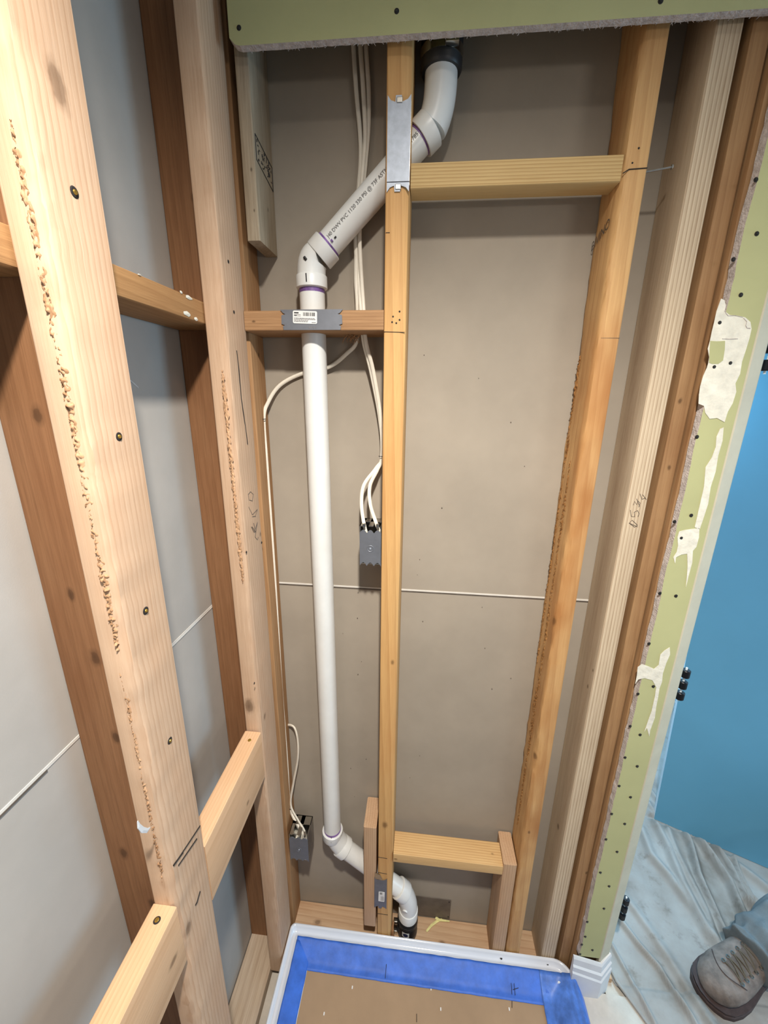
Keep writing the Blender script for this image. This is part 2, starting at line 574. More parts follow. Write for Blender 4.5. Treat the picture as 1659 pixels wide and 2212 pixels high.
# ------------------------------------------------------------------ studs of the back wall
W_yel = wood('yellow_stud_wood', (210, 168, 112), (158, 112, 64), 2, 38, .45, .22, seed=41, blotch=.3, blotch_col=(180, 116, 60), rough=.6,
             knots=((-.06, .79, .52, .014), (-.05, .79, 1.03, .008)))
def wane_c(t):
    k = mnoise.noise(Vector((t * 8, 2.2, 1)))
    return (max(.006, .013 + .010 * k + .006 * t), max(.005, .011 + .008 * k))
s5 = board('wall_stud', (-0.0805, -0.0395), (0.790, 0.879), (0.018, 2.44), W_yel, 2, wane={1: wane_c}, step=0.02, seed=4)
tag(s5, 'yellow centre stud in the back wall, crossed by the pipe behind steel plates', 'stud')
W_yel2 = wood('yellow_stud_wood_right', (206, 166, 114), (154, 106, 62), 2, 40, .4, .25, seed=47, blotch=.75, blotch_col=(150, 92, 42), rough=.6,
              knots=((.297, .80, 1.16, .012), (.297, .84, 1.0, .010), (.300, .80, .79, .012), (.31, .79, .55, .006)))
def wane_d(t):
    k = mnoise.noise(Vector((t * 11, 7.2, 1)))
    k2 = mnoise.noise(Vector((t * 23, 3.2, 2)))
    return (max(.003, .010 + .012 * k + .003 * k2), max(.003, .014 + .014 * k2))
def wane_e(t):
    k = mnoise.noise(Vector((t * 14, 9.1, 4)))
    return (max(.002, .007 + .012 * k), max(.003, .02 + .02 * k))
s6 = board('wall_stud', (0.2955, 0.3330), (0.790, 0.879), (0.018, 2.44), W_yel2, 2, wane={0: wane_d, 3: wane_e}, step=0.015, rough=.0015, seed=5)
tag(s6, 'yellow right-hand stud of the middle bay with a ragged bark edge', 'stud')
W_white = wood('white_spruce', (214, 198, 172), (140, 112, 86), 2, 62, .75, .25, seed=52, blotch=.15, ringdir='X',
               knots=((.397, .80, 1.04, .005), (.397, .81, .99, .006), (.397, .83, .53, .010)))
s7 = board('wall_stud', (0.3955, 0.4330), (0.790, 0.879), (0.018, 2.44), W_white, 2)
tag(s7, 'pale straight-grained stud with 85 3/4 pencilled on its edge', 'stud')
W_oldr = wood('old_right_stud_wood', (168, 134, 96), (118, 82, 52), 2, 45, .35, .3, seed=61, blotch=.6, blotch_col=(120, 80, 48), knots=((.46, .79, 1.50, .006), (.455, .79, 1.62, .006), (.47, .79, .43, .006)))
s8 = board('wall_stud', (0.4455, 0.4720), (0.790, 0.879), (0.018, 2.44), W_oldr, 2)
tag(s8, 'old brown stud just right of the pale straight-grained stud', 'stud')
s9 = board('wall_stud', (0.4745, 0.5100), (0.7785, 0.879), (0.018, 2.44), W_oldr, 2)
tag(s9, 'old brown end stud half hidden behind the torn edge of the green board', 'stud')
s10 = board('wall_stud', (0.5105, 0.5480), (0.7785, 0.879), (0.018, 2.44), W_oldr, 2)
tag(s10, 'old end stud hidden behind the green board at the doorway', 'stud')

# rough bark-side wood left along some stud edges
def bark(path, w, n_out, up_dir, mat, parent, amp=.004, seed=0, per=26):
    pts = smooth_path(path, per)
    mb = MB()
    nrm, across = Vector(n_out).normalized(), Vector(up_dir).normalized()
    C_ = 9
    for i, p in enumerate(pts):
        t = i / (len(pts) - 1)
        ww = w * (.55 + .9 * abs(mnoise.noise(Vector((i * .13, seed, 0))))) * min(1, 8 * t + .15, 8 * (1 - t) + .15)
        for j in range(C_):
            q = (j / (C_ - 1) - .5) * 2
            h = (1 - q * q) * amp * 2.2 * mnoise.noise(Vector((p.z * 240, q * 2.5, seed + 4))) + .0004 - .0016 * q * q
            mb.v.append(tuple(p + across * (q * ww / 2 + (.0022 * mnoise.noise(Vector((p.z * 90, q, seed))) + .0018 * mnoise.noise(Vector((p.z * 260, q * 2, seed))))) + nrm * h))
    for i in range(len(pts) - 1):
        for j in range(C_ - 1):
            a = i * C_ + j
            mb.f.append((a, a + 1, a + C_ + 1, a + C_))
    return kid(mb.build('bark_edge', mat, None, True, auto=3), parent)


M_bark = wood('bark_edge_wood', (206, 168, 132), (140, 98, 64), 2, 60, .5, .6, seed=101, blotch=.8, blotch_col=(150, 106, 70))
M_bark2 = wood('bark_edge_yellow', (190, 142, 88), (122, 80, 42), 2, 60, .5, .6, seed=103, blotch=.9, blotch_col=(132, 84, 40))
bark([(-.3575, .3822, z) for z in (1.84, 1.70, 1.60, 1.50, 1.40, 1.32)], .011, (0, -1, 0), (1, 0, 0), M_bark, s1, .0022, 1, 90)
bark([(-.3590, .3822, z) for z in (1.30, 1.20, 1.10, 1.0, .92)], .006, (0, -1, 0), (1, 0, 0), M_bark, s1, .0016, 2, 60)
bark([(-.3560, .7065 + .006 * (1.8 - z), z) for z in (1.66, 1.55, 1.45, 1.35, 1.25)], .010, (0, -1, 0), (1, 0, 0), M_bark, s2, .0016, 3, 60)
bark([(.2957, .862, z) for z in (1.70, 1.60, 1.45, 1.30, 1.15, 1.0)], .022, (-1, 0, 0), (0, 1, 0), M_bark2, s6, .0022, 5, 50)
bark([(.2957, .832, z) for z in (1.50, 1.35, 1.20, 1.05, .90, .75)], .030, (-1, 0, 0), (0, 1, 0), M_bark2, s6, .0022, 6, 50)
bark([(.2957, .840, z) for z in (.95, .85, .72, .60, .50)], .026, (-1, 0, 0), (0, 1, 0), M_bark2, s6, .0022, 8, 50)

# short jack studs and cross blocks
W_jack = wood('jack_wood', (200, 168, 136), (152, 118, 88), 2, 60, .5, .3, seed=71, blotch=.35, blotch_col=(188, 144, 106), ringdir='X')
t = board('jack_stud', (-0.1210, -0.0860), (0.790, 0.876), (0.106, 0.500), W_jack, 2, ease=.004)
tag(t, 'short pinkish jack stud against the left side of the yellow centre stud', 'lumber')
t = board('jack_stud', (0.2570, 0.2920), (0.790, 0.876), (0.018, 0.423), W_jack, 2, ease=.004)
tag(t, 'short pinkish jack stud against the right yellow stud, carrying the low shelf block', 'lumber')
W_shelf = wood('shelf_block_wood', (218, 184, 132), (168, 122, 74), 0, 60, .7, .25, seed=75, ringdir='Y', knots=((.235, .82, .413, .006), (-.03, .79, .396, .006)))
t = board('blocking', (-0.0385, 0.2565), (0.790, 0.852), (0.382, 0.414), W_shelf, 0)
bl = tag(t, 'low cross block between the centre stud and the right jack stud', 'lumber')
W_shelf2 = wood('upper_block_wood', (206, 178, 126), (154, 118, 70), 0, 75, .75, .2, seed=77, ringdir='Z')
t = board('blocking', (-0.0385, 0.2950), (0.790, 0.836), (1.9525, 1.9890), W_shelf2, 0)
tag(t, 'upper cross block between the centre stud and the right yellow stud', 'lumber')
W_mid = wood('mid_block_wood', (176, 138, 100), (118, 84, 54), 0, 75, .5, .35, seed=79, ringdir='Z', knots=((-.325, .79, 1.752, .004),))
t = board('blocking', (-0.3440, -0.0810), (0.790, 0.879), (1.735, 1.770), W_mid, 0)
bm_ = tag(t, 'brown cross block left of the centre stud, bored for the pipe and cables', 'lumber')
spl = MB()
for i in range(26):
    a = random.uniform(-.015, .015)
    p = Vector((-.143 + a, .845 + random.uniform(-.01, .01), 1.735))
    q = p + Vector((random.uniform(-.012, .012), random.uniform(-.01, .006), random.uniform(-.018, -.004)))
    spl.tube([p, (p + q) / 2 + Vector((random.uniform(-.003, .003), 0, 0)), q], [.0009, .0006, .0003], 5)
tag(kid(spl.build('wood_splinters', W_mid), bm_), kind='stuff')

# ------------------------------------------------------------------ screws, nails and pencil marks in the lumber
def disc_proto(name, r, mat, depth=.0012):
    mb = MB()
    mb.tube([(0, 0, 0), (0, -depth, 0)], [r, r * .8], 14, up=(1, 0, 0))
    o = mb.build(name, mat)
    COL.objects.unlink(o)
    return o


scr_dark = disc_proto('screw', .0036, M_screw)
scr_gold = disc_proto('screw', .0040, M_gold)
scr_hole = disc_proto('screw_hole', .0052, M_hole, .0006)


def put(proto, p, parent, nx=0, nz=0, sc=1.0, label=None):
    """a copy facing -y, or +x when nx, or +z when nz"""
    c = proto.copy()
    COL.objects.link(c)
    c.parent = parent
    c.matrix_parent_inverse = Matrix.Translation(-parent.location)
    c.location = p
    if nx:
        c.rotation_euler = (0, 0, math.pi / 2)
    if nz:
        c.rotation_euler = (-math.pi / 2, 0, 0)
    c.scale = (sc, 1, sc)
    if label:
        c['label'] = label
    return c


for p in [(-0.3450,0.4241,1.8055),(-0.3450,0.4275,1.5722),(-0.3450,0.4225,1.3529),(-0.3450,0.4254,1.1421)]:
    put(scr_hole, (-.3450, p[1], p[2]), s1, nx=1)
    put(scr_gold, (-.3444, p[1], p[2]), s1, nx=1, sc=.6)
for p in [(-0.3450,0.7450,1.8379),(-0.3450,0.7500,1.7603),(-0.3450,0.7146,1.3161),(-0.3450,0.6960,1.0189),(-0.3450,0.7911,1.3083)]:
    put(scr_hole, (-.3448, p[1], p[2]), s2, nx=1, sc=.55)
for p in [(-0.3615,0.6822,0.8770)]:
    put(scr_gold, (p[0], p[1], .877), b2, nz=1)
for p in [(-0.3640,0.3630,0.8730)]:
    put(scr_hole, (p[0], p[1], .873), b3, nz=1)
    put(scr_gold, (p[0], p[1], .8738), b3, nz=1, sc=.8)
for p in [(-0.0641,0.7900,1.7583),(-0.0525,0.7900,1.7666),(-0.0522,0.7900,1.7528),(-0.0656,0.7900,1.7491),(-0.0580,0.7900,1.7475)]:
    put(scr_hole, p, s5, sc=.32)
for p in [(0.3155,0.7900,1.9955),(0.3092,0.7900,1.9765)]:
    put(scr_hole, p, s6, sc=.3)
nl = MB()
nl.tube([(.333, .812, 1.972), (.376, .806, 1.976)], .0016, 8)
nl.tube([(.376, .806, 1.976), (.378, .8057, 1.9762)], .0036, 10)
kid(nl.build('nail', M_steel), s6)


def lines(name, segs, r, mat, parent):
    for sg in segs:
        kid(MB().tube(sg, r, 5).build(name, mat), parent)


lines('saw_mark', [[(.297, .7893, 1.963), (.305, .7893, 1.968), (.3325, .7893, 1.969)]], .0008, M_hole, s6)
lines('saw_mark', [[(.302, .7897, 1.722), (.333, .7897, 1.722)]], .0004, M_pencil, s6)
lines('saw_mark', [[(-.080, .7897, 1.733), (-.042, .7897, 1.732)], [(-.080, .7897, .395), (-.055, .7897, .393)], [(-.080, .7897, .335), (-.055, .7897, .333)],
                   [(-.079, .7897, 1.890), (-.072, .7897, 1.890)], [(-.080, .7897, .165), (-.050, .7897, .165)]], .0006, M_hole, s5)
lines('drying_crack', [[(-0.3447,0.7474,1.6963),(-0.3447,0.7500,1.6624),(-0.3447,0.7499,1.6130),(-0.3447,0.7551,1.5789),(-0.3447,0.7613,1.5253)]], .0009, M_hole, s2)
lines('pencil_scribble', [[(-0.3446,0.7443,1.4282),(-0.3446,0.7559,1.4311),(-0.3446,0.7678,1.4225),(-0.3446,0.7609,1.4105),(-0.3446,0.7463,1.4162),(-0.3446,0.7443,1.4282)], [(-0.3446,0.7416,1.4030),(-0.3446,0.7555,1.3824),(-0.3446,0.7823,1.3867),(-0.3446,0.7704,1.3750),(-0.3446,0.7548,1.3786)],
                          [(-0.3446,0.7508,1.3579),(-0.3446,0.7640,1.3413),(-0.3446,0.7588,1.3634)], [(-0.3446,0.7465,1.3593),(-0.3446,0.7573,1.3436),(-0.3446,0.7772,1.3596),(-0.3446,0.7599,1.3324),(-0.3446,0.7701,1.3225),(-0.3446,0.7758,1.3267)]], .0006, M_pencil, s2)
lines('pencil_scribble', [[(-0.3446,0.4589,0.9309),(-0.3446,0.3899,0.9470),(-0.3446,0.4120,0.9401)], [(-0.3446,0.4466,0.9193),(-0.3446,0.3985,0.9334)], [(-0.3446,0.4343,0.8169),(-0.3446,0.4227,0.8091),(-0.3446,0.4188,0.8104)]], .0012, M_hole, s1)


def text_mesh(body, size, name='lettering'):
    cu = bpy.data.curves.new('text', 'FONT')
    cu.body = body
    cu.size = size
    cu.align_x = 'CENTER'
    cu.align_y = 'CENTER'
    cu.resolution_u = 3
    to = bpy.data.objects.new('text', cu)
    COL.objects.link(to)
    dg = bpy.context.evaluated_depsgraph_get()
    dg.update()
    me = bpy.data.meshes.new_from_object(to.evaluated_get(dg))
    vs = [v.co.copy() for v in me.vertices]
    fs = [tuple(p.vertices) for p in me.polygons]
    bpy.data.objects.remove(to)
    bpy.data.meshes.remove(me)
    return vs, fs


def text_on(body, size, centre, ux, uy, mat, parent, name, off=.0006):
    """lettering laid on a flat face: ux reads along, uy points up the letters"""
    vs, fs = text_mesh(body, size)
    ux, uy = Vector(ux).normalized(), Vector(uy).normalized()
    n = ux.cross(uy)
    c = Vector(centre) + n * off
    mb = MB().add([c + ux * v.x + uy * v.y for v in vs], fs)
    return kid(mb.build(name, mat), parent)


lines('pencil_writing', [[(0.4234,0.7896,1.3831),(0.4188,0.7896,1.3786),(0.4072,0.7896,1.3867),(0.4116,0.7896,1.3929),(0.4234,0.7896,1.3831)],
                         [(0.4072,0.7896,1.3867),(0.4241,0.7896,1.3797)],
                         [(0.4049,0.7896,1.4131),(0.4087,0.7896,1.4005),(0.4150,0.7896,1.3999),(0.4126,0.7896,1.4092),(0.4181,0.7896,1.4128),(0.4224,0.7896,1.4062),(0.4212,0.7896,1.4002)],
                         [(0.4085,0.7896,1.4233),(0.4095,0.7896,1.4309),(0.4145,0.7896,1.4244),(0.4154,0.7896,1.4320),(0.4200,0.7896,1.4280),(0.4192,0.7896,1.4196)],
                         [(0.4204,0.7896,1.4213),(0.4124,0.7896,1.4360)],
                         [(0.4167,0.7896,1.4461),(0.4217,0.7896,1.4355),(0.4280,0.7896,1.4382)], [(0.4215,0.7896,1.4446),(0.4302,0.7896,1.4350)]], .0005, M_pencil, s7)
text_on('BIVINO', .022, (.2952, .842, 1.895), (0, -1, .25), (0, .1, 1), M_pencil, s6, 'grading_stamp', .0010)

# ------------------------------------------------------------------ steel nail plates
def toothed(w, h, ax, n=3, d=.006):
    """rectangle outline w x h centred on 0 with toothed ends on the short sides (ax 0: ends left/right)"""
    L = []
    if ax == 1:
        top = [(-w / 2, h / 2 + d), (-w * .36, h / 2 - d * .1), (-w * .17, h / 2 - d * .5), (-w * .15, h / 2 + d * .9), (w * .1, h / 2 + d * .9), (w * .14, h / 2 - d * .5), (w * .36, h / 2), (w / 2, h / 2 + d)]
        bot = [(x, -y) for x, y in top[::-1]]
        return top[::-1] + bot[::-1]
    rt = [(w / 2 + d * .6, h / 2), (w / 2 - d * .2, h * .34), (w / 2 - d, h * .28), (w / 2 + d * .3, h * .22), (w / 2 + d * .4, -h * .2), (w / 2 - d * .7, -h * .26), (w / 2, -h * .32), (w / 2 - d * .2, -h / 2)]
    lf = [(-x, y) for x, y in rt[::-1]]
    return rt + lf


def plate(name, label, c, w, h, ax, mat, tilt=0.0):
    o = empty(name, c)
    poly = [(x * math.cos(tilt) - z * math.sin(tilt) + c[0], x * math.sin(tilt) + z * math.cos(tilt) + c[2]) for x, z in toothed(w, h, ax)]
    kid(MB().prism(poly, c[1] - .0008, c[1] + .0006, 1).build('plate', mat), o)
    tag(o, label, 'nail plate')
    return o


def sticker(o, c, w, h, tilt=0.0):
    lb = MB()
    hw, hh, r = w / 2, h / 2, min(w, h) * .12
    out = []
    for sx_, sz_, a0 in ((1, 1, 0), (-1, 1, 90), (-1, -1, 180), (1, -1, 270)):
        for k in range(4):
            a = math.radians(a0 + 30 * k)
            out.append((sx_ * (hw - r) + r * math.cos(a), sz_ * (hh - r) + r * math.sin(a)))
    ct, stt = math.cos(tilt), math.sin(tilt)
    lb.prism([(c[0] + x * ct - z * stt, c[2] + x * stt + z * ct) for x, z in out], c[1] - .0004, c[1], 1)
    l = kid(lb.build('label', M_label), o)
    return l, lambda u, v: (c[0] + u * w * ct - v * h * stt, c[1] - .0005, c[2] + u * w * stt + v * h * ct)


def bars(l, f, rects, name):
    mb = MB()
    for (u0, u1, v0, v1) in rects:
        p = [Vector(f(u, v)) for u, v in ((u0, v0), (u1, v0), (u1, v1), (u0, v1))]
        mb.add(p, [(0, 1, 2, 3)])
    return kid(mb.build(name, M_ink), l)


pl1 = plate('nail_plate', 'bright galvanised nail plate on the centre stud over the slanting pipe', (-.0595, .7885, 2.013), .0375, .118, 1, M_galv)
kid(MB().box(-.0415, -.0405, .7885, .800, 1.957, 2.070).build('side_flange', M_steel), pl1)
lines('pen_line', [[(-.078, .7872, 1.962), (-.0405, .7872, 1.962)]], .0005, M_ink, pl1)
for dz in (.058, -.058):
    kid(MB().box(-.064, -.054, .7865, .7885, 2.013 + dz - .004, 2.013 + dz + .004, .001).build('prong', M_steel), pl1)

pl2 = plate('nail_plate', 'dark nail plate with a barcode sticker across the brown cross block', (-.2145, .7885, 1.7535), .110, .0345, 0, M_plate, 0.0)
l, f = sticker(pl2, (-.2265, .7872, 1.7575), .0455, .0215, -.035)
random.seed(3)
rects = []
u = -.08
while u < .40:
    wbar = random.choice((.008, .012, .022))
    rects.append((u, u + wbar, .10, .38))
    u += wbar + random.choice((.008, .012, .02))
bars(l, f, rects, 'barcode')
rects = [(-.45, -.26, .28, .38), (-.45, -.17, .18, .21), (-.45, -.33, .08, .15), (-.32, -.17, .07, .10)]
for k in range(4):
    v = -.08 - k * .09
    x = -.45
    while x < (.4 if k < 2 else .1):
        w_ = random.uniform(.04, .1)
        rects.append((x, x + w_, v - .02, v + .02))
        x += w_ + .012
rects.append((.28, .45, -.42, -.38))
bars(l, f, rects, 'fine_print')
lines('scratch', [[(-.219 + .004 * k, .7874, 1.739), (-.219 + .004 * k, .7874, 1.7415)] for k in range(4)], .0005, M_steel, pl2)

pl3 = plate('nail_plate', 'dark nail plate with a small sticker at the foot of the centre stud', (-.0720, .7885, .254), .0355, .112, 1, M_plate, 0.0)
l, f = sticker(pl3, (-.0690, .7872, .243), .0175, .040, -.02)
bars(l, f, [(-.3, .1, .22 + .022 * k, .231 + .022 * k) for k in range(10)] , 'barcode')
bars(l, f, [(-.1 + .09 * k, -.07 + .09 * k, -.42, .1 - .1 * (k % 2)) for k in range(6)], 'fine_print')
kid(MB().prism([(-.088, .313), (-.066, .309), (-.074, .330), (-.088, .336)], .787, .788, 1).build('bent_tab', M_steel), pl3)

# dark steel repair plate low on the back wall
sp = MB().box(-.02, .1420, .8775, .8795, .022, .108).build('steel_plate', plain('old_steel', (112, 104, 96), .6, .3, var=.1, vscale=30))
tag(sp, 'dull dark steel plate low on the back wall behind the drain', 'plate')
for p in ((.136, .8772, .100), (.137, .8772, .032)):
    put(scr_hole, p, sp, sc=.45)

# ------------------------------------------------------------------ drain and vent pipe
pipe = empty('drain_pipe', (-.226, .838, 1.0))
tag(pipe, 'white plastic drain pipe running down the left bay with angled elbows', 'pipe')
PR = .0241
Pt = lambda p: Vector(p)
a_top = Pt((0.0046,0.8380,2.1370))
a_bend0 = Pt((0.0064,0.8380,2.1035))
a_hub0 = Pt((-0.0078,0.8380,2.0594))
a_hub1 = Pt((-0.0260,0.8380,2.0433))
d_hub0 = Pt((-0.1914,0.8380,1.8885))
d_hub1 = Pt((-0.2096,0.8380,1.8714))
v_hub0 = Pt((-0.2251,0.8380,1.8375))
v_hub1 = Pt((-0.2251,0.8380,1.8154))
v_bot = Pt((-0.2190,0.8380,0.4071))
e_hub0 = Pt((-0.2149,0.8380,0.3803))
e_hub1 = Pt((-0.1852,0.8380,0.3421))
g_hub0 = Pt((-0.0210,0.8380,0.2017))
g_hub1 = Pt((-0.0082,0.8380,0.1901))
h_bend = Pt((0.0110,0.8380,0.1532))
h_hub0 = Pt((0.0092,0.8380,0.1200))
h_hub1 = Pt((0.0087,0.8380,0.0865))
h_end = Pt((0.0080,0.8380,0.0116))


def part(mb, name, mat, label=None, smooth=True, par=None):
    o = kid(mb.build(name, mat, None, smooth=smooth), par or pipe)
    if par and par is not pipe:
        o.matrix_parent_inverse = Matrix.Translation(-pipe.location)
        o.parent = par
        o.matrix_parent_inverse = Matrix.Identity(4)
        o.matrix_parent_inverse = par_inv(par)
    if label:
        o['label'] = label
    return o


def par_inv(p):
    # inverse of the part's own world placement, so world-built sub-parts stay put
    return (p.matrix_parent_inverse.inverted() if False else Matrix.Identity(4)) if p.parent is None else (Matrix.Translation(p.parent.location) @ p.matrix_parent_inverse).inverted()


def cyl(a, b, r, n=28):
    return MB().tube([a, b], r, n)


def hubmb(a, b, r=.0295):
    d = (b - a)
    return MB().tube([a, a + d * .06, a + d * .94, b], [r * .93, r, r, r * .975], 28)


def elbow_pts(a, b, c, n=10):
    """quadratic curve from a to c steered by b"""
    return [a * (1 - t) ** 2 + b * 2 * t * (1 - t) + c * t * t for t in [k / n for k in range(n + 1)]]


# straight lengths
part(cyl(v_hub1 + Vector((0, 0, .01)), v_bot - Vector((0, 0, .004)), PR), 'pipe_length', M_pvc)
dd = (d_hub0 - a_hub1).normalized()
part(cyl(a_hub1 - dd * .008, d_hub0 + dd * .008, PR), 'pipe_length', M_pvc)
part(cyl(e_hub1, g_hub0, PR), 'pipe_length', M_pvc)
# top elbow, with a hub towards the slanting pipe
e1 = part(MB().tube(elbow_pts(a_top, a_bend0 + (a_bend0 - a_top) * .55, a_hub0, 14), .0268, 28), 'elbow', M_pvc)
part(hubmb(a_hub0, a_hub1), 'hub', M_pvc, par=e1)
# middle elbow
up = (v_hub0 - v_hub1).normalized()
ctrl = v_hub0 + up * .032
e2 = part(MB().tube(elbow_pts(d_hub1, ctrl, v_hub0, 12), .0268, 28), 'elbow', M_pvc)
part(hubmb(d_hub0, d_hub1), 'hub', M_pvc, par=e2)
part(hubmb(v_hub1, v_hub0), 'hub', M_pvc, par=e2)
part(MB().tube([Pt((-0.2407,0.8380,1.8734)), Pt((-0.2464,0.8380,1.8666))], .0035, 10), 'moulding_nub', M_pvc, par=e2)
# lower elbow
e3 = part(MB().tube(elbow_pts(v_bot, v_bot + (v_bot - e_hub0) * -1.3, e_hub1, 12), .0268, 28), 'elbow', M_pvc)
vd = Vector((0, 0, -1))
part(hubmb(v_bot - vd * .004, v_bot + vd * .022), 'hub', M_pvc, par=e3)
gd = (g_hub0 - e_hub1).normalized()
part(hubmb(e_hub1 + gd * .006, e_hub1 - gd * .018), 'hub', M_pvc, par=e3)
# bottom elbow
e4 = part(MB().tube(elbow_pts(g_hub1, h_bend, h_hub0, 12), .0268, 28), 'elbow', M_pvc)
part(hubmb(g_hub0 - gd * .004, g_hub1 + gd * .008, .0290), 'hub', M_pvc, par=e4)
part(hubmb(h_hub1, h_hub0), 'hub', M_pvc, par=e4)
part(MB().tube([h_bend + Vector((-.010, -.020, -.004)), h_bend + Vector((-.012, -.0275, -.006))], .0075, 14), 'moulding_nub', M_pvc, par=e4)
# purple primer left on the pipe ends
part(MB().tube([v_hub1 - up * .0005, v_hub1 - up * .0075], .0244, 28), 'primer_stain', M_purple, 'purple primer ring')
part(MB().tube([d_hub0 - dd * .0035, d_hub0 + dd * .001], .0244, 28), 'primer_stain', M_purple, 'purple primer ring')
part(MB().tube([a_hub1 - dd * .001, a_hub1 + dd * .0030], .0247, 28), 'primer_stain', M_purple, 'purple primer ring')
part(MB().tube([v_bot + Vector((0, 0, .011)), v_bot + Vector((0, 0, .003))], .0245, 28), 'primer_stain', M_purple, 'purple primer ring')
# pen marks
part(MB().tube([v_hub1 + Vector((-.002, -.0292, .006)), v_hub1 + Vector((-.0025, -.0292, .020))], .0012, 6), 'pen_mark', M_ink)
part(MB().tube([v_bot + Vector((.002, -.0248, .006)), v_bot + Vector((.002, -.0290, -.008))], .0009, 6), 'pen_mark', M_ink)
part(MB().tube([d_hub0 - dd * .014 + Vector((.007, -.0232, -.006)), d_hub0 - dd * .018 + Vector((.007, -.0232, -.006))], .0014, 6), 'pen_mark', M_ink)
part(MB().tube([d_hub0 - dd * .007 + Vector((.006, -.0232, -.006)), d_hub0 - dd * .010 + Vector((.006, -.0232, -.006))], .0026, 6), 'primer_stain', M_purple)
part(MB().tube([e2.matrix_world.translation * 0 + Pt((-0.2308,0.8120,1.8626)), Pt((-0.2266,0.8120,1.8573))], .0028, 6), 'dirt_spot', M_screw)


def text_pipe(body, size, centre, axis_dir, r, ang, name):
    """printing wrapped round the pipe, read along axis_dir"""
    vs, fs = text_mesh(body, size)
    ax = Vector(axis_dir).normalized()
    front = Vector((0, -1, 0))
    front = (front - ax * front.dot(ax)).normalized()
    side = front.cross(ax) * -1
    side = ax.cross(front) * -1
    out = []
    for v in vs:
        th = ang + v.y / r
        out.append(Vector(centre) + ax * v.x + (front * math.cos(th) + side * math.sin(th)) * (r + .0009))
    return kid(MB().add(out, fs).build(name, M_print), pipe)


mid = (a_hub1 + d_hub0) / 2
text_pipe('J40 DWV PVC 1120 330 PSI @ 73F ASTM', .0084, (-0.1352,0.8380,1.9459), -dd, PR, -.12, 'printed_lettering')
text_pipe('D1785', .0084, (-0.0400,0.8380,2.0347), -dd, PR, -.12, 'printed_lettering')

# couplings
cup = part(MB().tube([a_top + Vector((0, 0, -.006)), a_top + Vector((0, 0, -.002)), a_top + Vector((0, 0, .09))], [.0315, .0340, .0340], 32), 'rubber_coupling', M_rubber, 'black rubber coupling')
part(MB().tube([a_top + Vector((0, 0, .008)), a_top + Vector((0, 0, .022))], .0350, 32), 'hose_clamp', M_steel, par=cup)
part(MB().box(a_top.x + .004, a_top.x + .026, a_top.y - .043, a_top.y - .030, a_top.z + .008, a_top.z + .022, .002), 'clamp_screw', M_steel, par=cup)
cdn = part(MB().tube([h_hub1 + Vector((0, 0, .002)), h_hub1 + Vector((0, 0, -.004)), Vector((h_end.x, h_end.y, .018))], [.0280, .0305, .0305], 32), 'rubber_coupling', M_rubber, 'black rubber coupling with a white and blue sticker')
part(MB().tube([h_hub1 + Vector((0, 0, -.010)), h_hub1 + Vector((0, 0, -.020))], .0312, 32), 'hose_clamp', plain('dark_band', (70, 70, 72), .4, .6), par=cdn)
part(MB().tube([(h_end.x, h_end.y, .034), (h_end.x, h_end.y, .024)], .0312, 32), 'hose_clamp', plain('dark_band', (70, 70, 72), .4, .6), par=cdn)
for zz in (h_hub1.z - .015, .029):
    part(MB().box(h_end.x - .042, h_end.x - .030, h_end.y - .016, h_end.y - .004, zz - .007, zz + .007, .0015), 'clamp_screw', M_steel, par=cdn)
def wrap_patch(c, r, a0, a1, z0, z1, rr=0, n=10):
    mb = MB()
    for k in range(n + 1):
        a = a0 + (a1 - a0) * k / n
        for z in (z0, z1):
            mb.v.append((c.x + math.sin(a) * (r + rr), c.y - math.cos(a) * (r + rr), z))
    for k in range(n):
        mb.f.append((2 * k, 2 * k + 2, 2 * k + 3, 2 * k + 1))
    return mb
zc = (h_hub1.z + .018) / 2 - .001
part(wrap_patch(h_end, .0306, -.50, .22, zc - .011, zc + .009), 'sticker', M_label, par=cdn)
ov = MB()
n = 20
ov.v = []
for k in range(n):
    a = 6.283 * k / n
    th = -.14 + .25 * math.cos(a)
    ov.v.append((h_end.x + math.sin(th) * .0310, h_end.y - math.cos(th) * .0310, zc - .001 + .0072 * math.sin(a)))
ov.v.append((h_end.x + math.sin(-.14) * .0311, h_end.y - math.cos(-.14) * .0311, zc - .001))
ov.f = [(k, (k + 1) % n, n) for k in range(n)]
part(ov, 'sticker_oval', plain('navy_print', (36, 44, 84), .5), par=cdn)

# ------------------------------------------------------------------ electrical cables and boxes
def cable(pts, label, r=.0039, group=None):
    o = MB().tube(smooth_path(pts, 7), r, 10, flat=.72, up=(0, 1, 0)).build('electrical_cable', M_cable, None, smooth=True)
    tag(o, label, 'cable', group)
    return o


